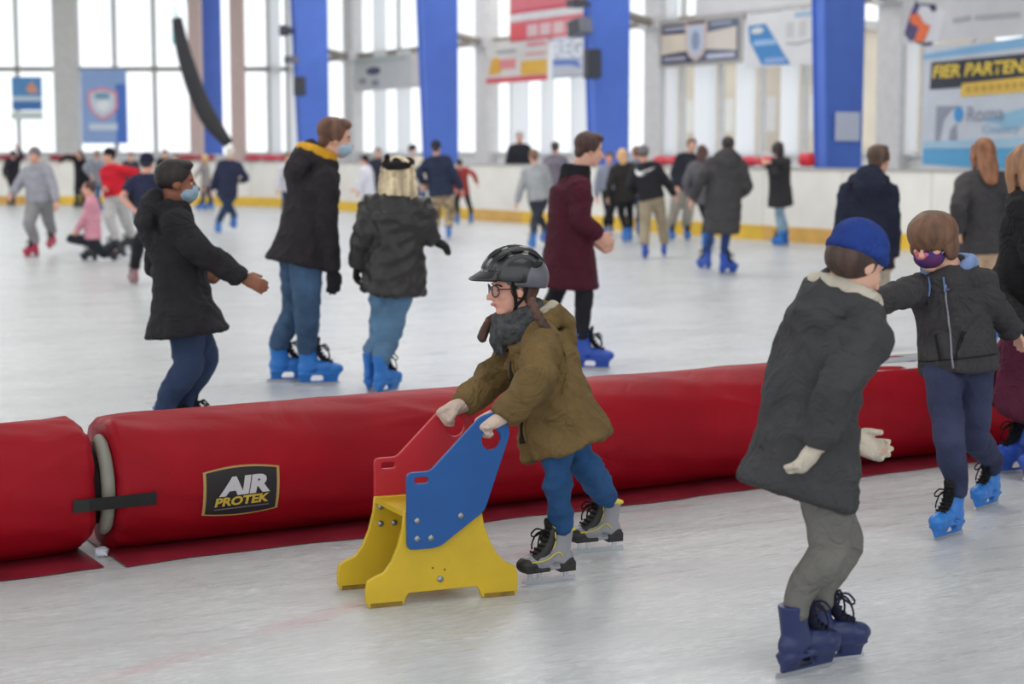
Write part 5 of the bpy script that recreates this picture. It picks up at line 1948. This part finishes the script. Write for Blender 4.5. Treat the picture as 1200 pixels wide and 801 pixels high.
for (u0, u1, z0, z1) in ((0.126, 0.392, 0.298, 0.316),):
    v = [apt(u, o, z) for z in (z0, z1) for (u, o) in ((u0, 0.02), (u1, 0.02), (u1, FO), (u0, FO))]
    g.add(v, [(3, 2, 1, 0), (4, 5, 6, 7), (0, 1, 5, 4), (1, 2, 6, 5), (2, 3, 7, 6), (3, 0, 4, 7)])
obj('seat_plate', g.mesh('seat_plate', aid.location), m_py, aid)
g = Geo()
v = [apt(u, o, z) for z in (0.08, 0.27) for (u, o) in ((0.375, 0.02), (0.390, 0.02), (0.390, FO), (0.375, FO))]
g.add(v, [(3, 2, 1, 0), (4, 5, 6, 7), (0, 1, 5, 4), (1, 2, 6, 5), (2, 3, 7, 6), (3, 0, 4, 7)])
obj('cross_brace', g.mesh('cross_brace', aid.location), m_py, aid)


def walker_uz(px, py, off):
    o = np.array((0, 0, CAMZ))
    d = V3(ray(px, py))
    q = WN0 + wm * off
    t = (q - o).dot(wm) / d.dot(wm)
    p_ = o + d * t
    return (p_ - WN0).dot(wd), p_[2]


for (px, py, off, par) in ((489, 610, -0.018, h_blue), (540, 604, -0.018, h_blue), (489, 631, -0.018, h_blue), (505, 630, -0.018, h_blue), (516, 678, 0.0, p_near),
                           (446, 593, FO, p_far), (446, 613, FO, p_far), (462, 612, FO, p_far)):
    u, z = walker_uz(px, py, off)
    c = WN0 + wd * u + wm * off + UP * z
    g = Geo()
    g.tube([c + wm * 0.002, c - wm * 0.003, c - wm * 0.006], [0.0115, 0.011, 0.006], n=12)
    g.tube([c - wm * 0.004, c - wm * 0.008], [0.005], n=6)
    obj('bolt', g.mesh('bolt', aid.location, True), m_bolt, par)
# screw holes
for (px, py) in ((507, 665), (521, 667)):
    u, z = walker_uz(px, py, 0)
    c = WN0 + wd * u + UP * z
    g = Geo()
    g.tube([c, c - wm * 0.0015], [0.004], n=8)
    obj('screw_hole', g.mesh('screw_hole', aid.location), mat('hole_dark', (110, 92, 34), rough=0.8), p_near)
# worn grey rubber under the feet
for par, off, du in ((p_near, 0.0, 0), (p_far, FO, DU)):
    for u0, u1 in ((0.006, 0.116), (0.404, 0.512)):
        g = Geo()
        v = [WN0 + wd * (u + du) + wm * (off + o_) + UP * z for z in (0.0, 0.016) for (u, o_) in ((u0, -0.0012), (u1, -0.0012), (u1, 0.0212), (u0, 0.0212))]
        g.add(v, [(3, 2, 1, 0), (4, 5, 6, 7), (0, 1, 5, 4), (1, 2, 6, 5), (2, 3, 7, 6), (3, 0, 4, 7)])
        obj('worn_foot', g.mesh('worn_foot', aid.location), mat('worn_yellow', (136, 108, 44), rough=0.8, var=0.3, vscale=30), par)

# ================================================================== DETAILS ON PEOPLE
from mathutils.bvhtree import BVHTree


class Stick:
    """lays trims on a garment by casting onto its surface"""

    def __init__(self, pr, ob):
        self.pr = pr
        me = ob.data
        self.t = BVHTree.FromPolygons([v.co[:] for v in me.vertices], [p_.vertices[:] for p_ in me.polygons])
        self.b = pr.base

    def out(self, p, d, lift=0.004, reach=0.6):
        """surface point in direction d from the inner point p (world)"""
        d = nrm(d)
        o = V3(p) - self.b + d * reach
        hit, nor, idx, dist = self.t.ray_cast(Vector(o), Vector(-d))
        if hit is None:
            return V3(p) + d * 0.1
        return V3(hit) + self.b + V3(nor) * lift

    def px(self, px, py, lift=0.004):
        o = np.array((0, 0, CAMZ))
        d = nrm(V3(ray(px, py)))
        hit, nor, idx, dist = self.t.ray_cast(Vector(o - self.b), Vector(d))
        return None if hit is None else V3(hit) + self.b + V3(nor) * lift

    def strip(self, name, pts, r, m, n=6, sub=2):
        pts = [p_ for p_ in pts if p_ is not None]
        if len(pts) < 2:
            return
        g = Geo()
        g.tube(pts, [r], n=n, sub=sub, ref=UP)
        return obj(name, g.mesh(name, self.b, True), m, self.pr.root)

    def patch(self, name, pxs, m, lift=0.006, grid=None):
        pts = [self.px(a, b_, lift) for a, b_ in pxs]
        if any(p_ is None for p_ in pts):
            pts = [p_ for p_ in pts if p_ is not None]
        if len(pts) < 3:
            return
        g = Geo()
        g.add(pts, [tuple(range(len(pts)))])
        o = obj(name, g.mesh(name, self.b), m, self.pr.root)
        so = o.modifiers.new('thick', 'SOLIDIFY')
        so.thickness = 0.003
        return o


def hpt(pr, a, b_, c):
    f, r, u = pr.ax
    return pr.hc + (f * a + r * b_ + u * c) * pr.H


def helmet(pr):
    f, r, u = pr.ax
    H = pr.H
    m_sh = mat('helmet_shell', (34, 34, 38), rough=0.28, var=0.1, vscale=8, coat=0.3)
    m_re = mat('helmet_rear', (98, 98, 108), rough=0.35, var=0.12, vscale=10)
    m_in = mat('helmet_vent', (14, 14, 16), rough=0.7)

    def dome(cf, cu, rf, rr, ru, rim0, rim1, nf=None):
        g = Geo()
        g.ell((0, 0, 0), (rf, rr, ru), None, 40, 24)
        v = g.v[0] + np.array((cf, 0, cu))
        out = []
        for x, y, z in v:
            rim = rim0 + rim1 * x
            if z < rim:
                z = rim
            out.append(pr.hc + (f * x + r * y + u * z) * H)
        g.v[0] = np.array(out)
        return g
    hm = Geo()
    d = dome(-0.04, 0.22, 0.60, 0.48, 0.54, 0.13, 0.13)
    hm.add(d.v[0], d.f)
    # visor
    vis = []
    for i in range(13):
        t = -1.15 + 2.3 * i / 12
        x0, y0 = 0.30 + 0.22 * math.cos(t), 0.42 * math.sin(t)
        x1, y1 = 0.38 + 0.42 * math.cos(t) ** 1.3, 0.46 * math.sin(t)
        vis.append((x0, y0, x1, y1))
    v = []
    for x0, y0, x1, y1 in vis:
        v += [hpt(pr, x0, y0, 0.17), hpt(pr, x0, y0, 0.36), hpt(pr, x1, y1, 0.235), hpt(pr, x1, y1, 0.20)]
    fa = []
    for i in range(12):
        for j in range(4):
            fa.append((i * 4 + j, i * 4 + (j + 1) % 4, (i + 1) * 4 + (j + 1) % 4, (i + 1) * 4 + j))
    fa += [(3, 2, 1, 0), (48, 49, 50, 51)]
    hm.add(v, fa)
    # ridges that run front to back
    for y in (-0.34, -0.17, 0.0, 0.17, 0.34):
        pts = []
        for t in np.linspace(0.35, 2.75, 14):
            x = -0.04 + 0.60 * math.cos(t)
            k = math.sqrt(max(0.05, 1 - (y / 0.48) ** 2))
            z = 0.22 + 0.54 * k * math.sin(t)
            pts.append(hpt(pr, -0.04 + 0.60 * k * math.cos(t), y, z))
        hm.tube(pts, [(0.035 * H, 0.030 * H)], n=8, ref=u, round_=True)
    root = obj('helmet', fuse(hm, 'helmet', 0.0045, pr.base, smooth=3), m_sh, pr.root)
    # grey rear shell
    g = Geo()
    d = dome(-0.20, 0.19, 0.47, 0.485, 0.45, 0.06, 0.16)
    g.add(d.v[0], d.f)
    me = fuse(g, 'rear_shell', 0.006, pr.base, smooth=2)
    obj('rear_shell', me, m_re, root)
    # dark vents between the ridges
    for y in (-0.26, -0.09, 0.09, 0.26):
        for t in (0.95, 1.55, 2.2):
            k = math.sqrt(1 - (y / 0.48) ** 2)
            c = hpt(pr, -0.04 + 0.60 * k * math.cos(t), y, 0.22 + 0.54 * k * math.sin(t))
            tf = nrm(-f * math.sin(t) * 0.60 + u * math.cos(t) * 0.54)
            nn_ = nrm(np.cross(tf, r))
            g = Geo()
            g.ell(c, (0.12 * H, 0.042 * H, 0.022 * H), (tf, r, nn_), 12, 8)
            obj('vent', g.mesh('vent', pr.base, True), m_in, root)
    for s in (-1, 1):
        g = Geo()
        c = hpt(pr, -0.32, 0.40 * s, 0.42)
        g.ell(c, (0.13 * H, 0.05 * H, 0.055 * H), (nrm(f - u * 0.35), r, nrm(u + f * 0.35)), 12, 8)
        obj('vent', g.mesh('vent', pr.base, True), m_in, root)
        g = Geo()
        g.tube([hpt(pr, 0.12, 0.36 * s, 0.18), hpt(pr, 0.09, 0.345 * s, -0.05), hpt(pr, 0.06, 0.30 * s, -0.28), hpt(pr, 0.10, 0.17 * s, -0.46), hpt(pr, 0.12, 0.0, -0.52)], [(0.012 * H, 0.035 * H)], n=8, ref=r, sub=4)
        g.tube([hpt(pr, -0.16, 0.37 * s, 0.12), hpt(pr, -0.08, 0.36 * s, -0.12), hpt(pr, 0.06, 0.305 * s, -0.28)], [(0.012 * H, 0.03 * H)], n=8, ref=r, sub=4)
        obj('chin_strap', g.mesh('chin_strap', pr.base, True), cloth('strap_black', (28, 28, 30)), root)


helmet(HERO)


def glasses(pr):
    H = pr.H
    f, r, u = pr.ax
    m_fr = mat('tortoise_frame', (70, 46, 42), rough=0.3, var=0.2, vscale=40)
    g = Geo()
    for s in (-1, 1):
        ring = [hpt(pr, 0.400 - 0.10 * abs(math.cos(t) * 0.115 + 0.0) * 0.3 - (0.05 if s * math.cos(t) > 0 else 0.0) * abs(math.cos(t)), 0.155 * s + 0.118 * math.cos(t), -0.005 + 0.10 * math.sin(t)) for t in np.linspace(0, 2 * math.pi, 22, endpoint=False)]
        g.tube(ring, [0.013 * H], n=6, closed=True)
        g.tube([hpt(pr, 0.355, 0.27 * s, 0.03), hpt(pr, 0.20, 0.325 * s, 0.03), hpt(pr, -0.02, 0.345 * s, 0.02), hpt(pr, -0.09, 0.35 * s, -0.05)], [0.012 * H], n=6, sub=3)
    g.tube([hpt(pr, 0.40, -0.045, 0.02), hpt(pr, 0.425, 0, 0.03), hpt(pr, 0.40, 0.045, 0.02)], [0.012 * H], n=6, sub=3)
    o = obj('glasses', g.mesh('glasses', pr.base, True), m_fr, pr.root)
    for s in (-1, 1):
        g = Geo()
        c = hpt(pr, 0.388, 0.155 * s, -0.005)
        g.ell(c, (0.006 * H, 0.112 * H, 0.095 * H), (nrm(f + r * 0.2 * s), nrm(r - f * 0.2 * s), u), 16, 8)
        obj('lens', g.mesh('lens', pr.base, True), m_glass, o)


glasses(HERO)
h = HERO
# grey scarf: two loops, a knot and a hanging end
g = Geo()
nkc = h.nk + h.ax[2] * 0.015
for k, (dz, rr, th_, ph) in enumerate(((0.0, 0.088, 0.036, 0.0), (0.034, 0.074, 0.030, 0.6), (-0.024, 0.090, 0.030, 1.2))):
    ring = []
    for t in np.linspace(0, 2 * math.pi, 20, endpoint=False):
        ring.append(nkc + h.Ft * (rr * math.cos(t) + 0.022) + h.Rt * rr * 0.95 * math.sin(t) + h.spine * (dz + 0.012 * math.sin(t + ph) - 0.012 * math.cos(t)))
    g.tube(ring, [(th_, th_ * 0.82)], n=10, ref=h.spine, closed=True)
kn_ = nkc + h.Ft * 0.112 - h.spine * 0.03
g.ell(kn_, (0.036, 0.034, 0.042))
g.tube([kn_, kn_ - UP * 0.03 + h.Ft * 0.004, kn_ - UP * 0.055 - h.Ft * 0.006], [(0.034, 0.018), (0.036, 0.018), (0.030, 0.014)], n=10, ref=h.Rt, sub=2)
obj('scarf', fuse(g, 'scarf', 0.006, h.base, smooth=2, fold=0.006, seed=4), cloth('grey_scarf', (74, 76, 78), bump=0.9, bscale=90, var=0.5, vscale=38), h.root)
# braids
m_br = mat('hair_66_44_34', (66, 44, 34))
for pts in ([P(622, 352, 5.80), P(632, 372, 5.78), P(643, 388, 5.775), P(651, 400, 5.775)], [P(576, 372, 6.02), P(569, 385, 5.99), P(564, 397, 5.98)]):
    g = Geo()
    pp = catmull([V3(p_) for p_ in pts], 5)
    for i, q in enumerate(pp):
        g.ell(q + np.array((0.004 * (-1) ** i, 0, 0)), (0.016, 0.016, 0.014), None, 9, 6)
    obj('braid', fuse(g, 'braid', 0.005, h.base, smooth=1), m_br, h.root)
# side hair in front of and behind the ear
g = Geo()
for s in (-1, 1):
    g.ell(hpt(h, 0.10, 0.31 * s, 0.02), (0.05 * h.H, 0.035 * h.H, 0.16 * h.H), h.ax)
    g.ell(hpt(h, -0.20, 0.28 * s, -0.05), (0.10 * h.H, 0.08 * h.H, 0.24 * h.H), h.ax)
g.ell(hpt(h, -0.26, 0, -0.10), (0.16 * h.H, 0.26 * h.H, 0.26 * h.H), h.ax)
obj('side_hair', fuse(g, 'side_hair', 0.006, h.base, fold=0.003), m_br, h.root)
# parka trims
st = Stick(h, h.jacket)
m_dk = cloth('parka_dark_trim', (40, 33, 26))
m_ol = MATS['olive_parka']
tl = np.linalg.norm(h.nk - h.pc)
line_ = [h.nk - h.spine * (0.10 + q) for q in np.linspace(0.0, tl + 0.02, 12)]
nearv = -h.Rt
st.strip('zip_placket', [st.out(p_, h.Ft + nearv * 0.28, 0.003) for p_ in line_], (0.016, 0.006), m_dk, n=8)
st.strip('placket_edge', [st.out(p_, h.Ft + nearv * 0.45, 0.003) for p_ in line_], (0.006, 0.006), m_ol)
st.strip('shoulder_seam', [st.px(a, b_, 0.001) for a, b_ in ((652, 392), (662, 415), (664, 440), (658, 462))], 0.0035, m_ol)
st.strip('pocket_flap', [st.px(a, b_, 0.003) for a, b_ in ((640, 492), (652, 487), (664, 481))], (0.010, 0.006), m_ol, n=8)
st.strip('back_seam', [st.px(a, b_, 0.001) for a, b_ in ((672, 400), (690, 440), (700, 470))], 0.003, m_ol)
# hood hanging behind the shoulders with a pale lining
g = Geo()
ring = []
for t in np.linspace(-2.2, 2.2, 13):
    ring.append(h.nk + h.spine * 0.01 - h.Ft * (0.035 + 0.075 * math.cos(t)) + h.Rt * 0.098 * math.sin(t) - h.spine * 0.015 * (1 - math.cos(t)))
g.tube(ring, [(0.040, 0.030)], n=10, ref=h.spine, round_=True)
g.tube([h.nk + h.spine * 0.02 - h.Ft * 0.085, h.nk - h.spine * 0.04 - h.Ft * 0.125, h.nk - h.spine * 0.11 - h.Ft * 0.115], [(0.085, 0.036), (0.095, 0.042), (0.06, 0.025)], n=16, ref=h.Rt, sub=2, round_=True)
obj('hood', fuse(g, 'hood', 0.008, h.base, fold=0.006, seed=9), m_ol, h.root)
g = Geo()
ring = [p_ + h.spine * 0.034 for p_ in ring[2:-2]]
g.tube(ring, [(0.016, 0.018)], n=8, ref=h.spine, round_=True)
obj('hood_lining', fuse(g, 'hood_lining', 0.006, h.base, fold=0.006, seed=2), cloth('cream_pile', (196, 186, 168), bump=1.0, bscale=140), h.root)
for i in (0, 1):
    fa = nrm(h.wr[i] - h.el[i])
    g = Geo()
    g.tube([h.wr[i] - fa * 0.030, h.wr[i] - fa * 0.004], [0.052, 0.050], n=16)
    obj('cuff', g.mesh('cuff', h.base, True), m_ol, h.root)

# ---- boy: zip, pockets, hood lining, printed mask
h = P35
st = Stick(h, h.jacket)
m_zip = mat('zip_grey', (128, 130, 138), rough=0.4, var=0.1)
m_hd = cloth('hoodie_dark', (34, 33, 35))
tl = np.linalg.norm(h.nk - h.pc)
st.strip('zip', [st.out(h.nk - h.spine * q, h.Ft, 0.002) for q in np.linspace(0.05, tl + 0.07, 14)], 0.0045, m_zip)
st.strip('pocket_slit', [st.px(a, b_, 0.001) for a, b_ in ((1130, 388), (1124, 405), (1120, 422))], (0.010, 0.004), m_hd, n=8)
st.strip('pocket_slit', [st.px(a, b_, 0.001) for a, b_ in ((1096, 392), (1099, 408), (1102, 424))], (0.006, 0.003), m_hd, n=8)
st.strip('waistband_seam', [st.out(h.pc - h.spine * 0.035, h.Ft * math.cos(t) + h.Rt * math.sin(t), 0.001) for t in np.linspace(-1.5, 1.5, 14)], 0.003, m_hd)
st.patch('chest_logo', [(1107, 341), (1110, 337), (1114, 341), (1110, 343)], mat('logo_purple', (84, 78, 104), rough=0.7))
g = Geo()
ring = []
for t in np.linspace(-2.6, 2.6, 15):
    ring.append(h.nk + h.spine * 0.012 - h.Ft * (0.018 + 0.078 * math.cos(t)) + h.Rt * 0.092 * math.sin(t) - h.spine * 0.020 * (1 - math.cos(t)))
g.tube(ring, [(0.034, 0.024)], n=10, ref=h.spine, round_=True)
g.tube([h.nk + h.spine * 0.02 - h.Ft * 0.075, h.nk - h.spine * 0.03 - h.Ft * 0.11, h.nk - h.spine * 0.10 - h.Ft * 0.10], [(0.085, 0.036), (0.09, 0.04), (0.06, 0.025)], n=16, ref=h.Rt, sub=2, round_=True)
obj('hood', fuse(g, 'hood', 0.008, h.base, fold=0.005, seed=5), cloth('fabric_62_60_62', (62, 60, 62)), h.root)
g = Geo()
ring2 = [p_ + h.spine * 0.032 + (h.nk - p_) * 0.02 for p_ in ring[1:-1]]
g.tube(ring2, [(0.030, 0.024)], n=10, ref=h.spine, round_=True)
obj('hood_lining', fuse(g, 'hood_lining', 0.006, h.base, fold=0.003, seed=5), cloth('pale_blue_lining', (128, 150, 196), var=0.25), h.root)
for s in (-1, 1):
    g = Geo()
    cp = [st.px(a_, b_, 0.006) for a_, b_ in (((1089, 326), (1088, 336), (1087, 346)) if s < 0 else ((1106, 325), (1107, 335), (1108, 344)))]
    cp = [c_ for c_ in cp if c_ is not None]
    if len(cp) < 2:
        continue
    g.tube(cp, [0.004], n=6, sub=3)
    obj('drawcord', g.mesh('drawcord', h.base, True), mat('cord_blue', (96, 122, 168), rough=0.8), h.root)
f, r, u = h.ax
g = Geo()
g.ell(hpt(h, 0.19, 0, -0.20), (0.26 * h.H, 0.28 * h.H, 0.21 * h.H), h.ax, 20, 14)
g.ell(hpt(h, 0.34, 0, -0.10), (0.12 * h.H, 0.13 * h.H, 0.10 * h.H), h.ax)
mk = obj('face_mask', fuse(g, 'face_mask', 0.006, h.base, smooth=3), mat('mask_print', (52, 50, 124), rough=0.8, col2=(92, 40, 92), vscale=22, contrast=(0.42, 0.58)), h.root)
g = Geo()
g.ell(hpt(h, 0.405, 0.02, -0.10), (0.055 * h.H, 0.15 * h.H, 0.055 * h.H), h.ax)
g.ell(hpt(h, 0.40, 0.02, -0.17), (0.055 * h.H, 0.12 * h.H, 0.045 * h.H), h.ax)
obj('mask_print_patch', fuse(g, 'mask_print_patch', 0.005, h.base), mat('mask_pink', (216, 112, 122), rough=0.8, var=0.2, vscale=40), mk)
for (a, b_) in ((0.10, -0.26), (-0.10, -0.27), (0.18, -0.2), (0.0, -0.3)):
    g = Geo()
    g.ell(hpt(h, 0.40 - abs(a) * 0.35 - max(0, -0.22 - b_) * 0.6, a, b_), (0.02 * h.H, 0.018 * h.H, 0.018 * h.H), h.ax, 8, 6)
    obj('mask_dot', g.mesh('mask_dot', h.base, True), mat('mask_dot', (206, 212, 232), rough=0.8), mk)
for s in (-1, 1):
    g = Geo()
    g.tube([hpt(h, 0.22, 0.27 * s, -0.12), hpt(h, 0.08, 0.31 * s, -0.06), hpt(h, -0.02, 0.34 * s, 0.0)], [0.012 * h.H], n=6, sub=2)
    obj('ear_loop', g.mesh('ear_loop', h.base, True), mat('loop', (150, 150, 170), rough=0.8), mk)

# ---- headband of the blonde woman
h = P17
f, r, u = h.ax
g = Geo()
ring = [hpt(h, -0.12 + 0.47 * math.cos(t), 0.44 * math.sin(t), 0.34 + 0.08 * math.cos(t)) for t in np.linspace(0, 2 * math.pi, 22, endpoint=False)]
g.tube(ring, [(0.13 * h.H, 0.06 * h.H)], n=8, ref=u, closed=True)
g.ell(hpt(h, -0.44, -0.24, 0.50), (0.08 * h.H, 0.10 * h.H, 0.16 * h.H), h.ax)
g.ell(hpt(h, -0.46, 0.05, 0.42), (0.08 * h.H, 0.16 * h.H, 0.11 * h.H), h.ax)
obj('headband', fuse(g, 'headband', 0.009, h.base), cloth('knit_black', (36, 32, 34), bscale=100), h.root)

# ---- tick emblem on the black hoodie
st = Stick(P28, P28.jacket)
tick = [(745.5, 197), (744.6, 201), (746, 204.5), (749.5, 206), (754, 205), (768, 195.2), (756, 199.6), (750.5, 201.4), (747.6, 200.8)]
st.patch('tick_emblem', tick, mat('print_white', (236, 236, 238), rough=0.7), 0.012)

bpy.data.objects.remove(_tmp)
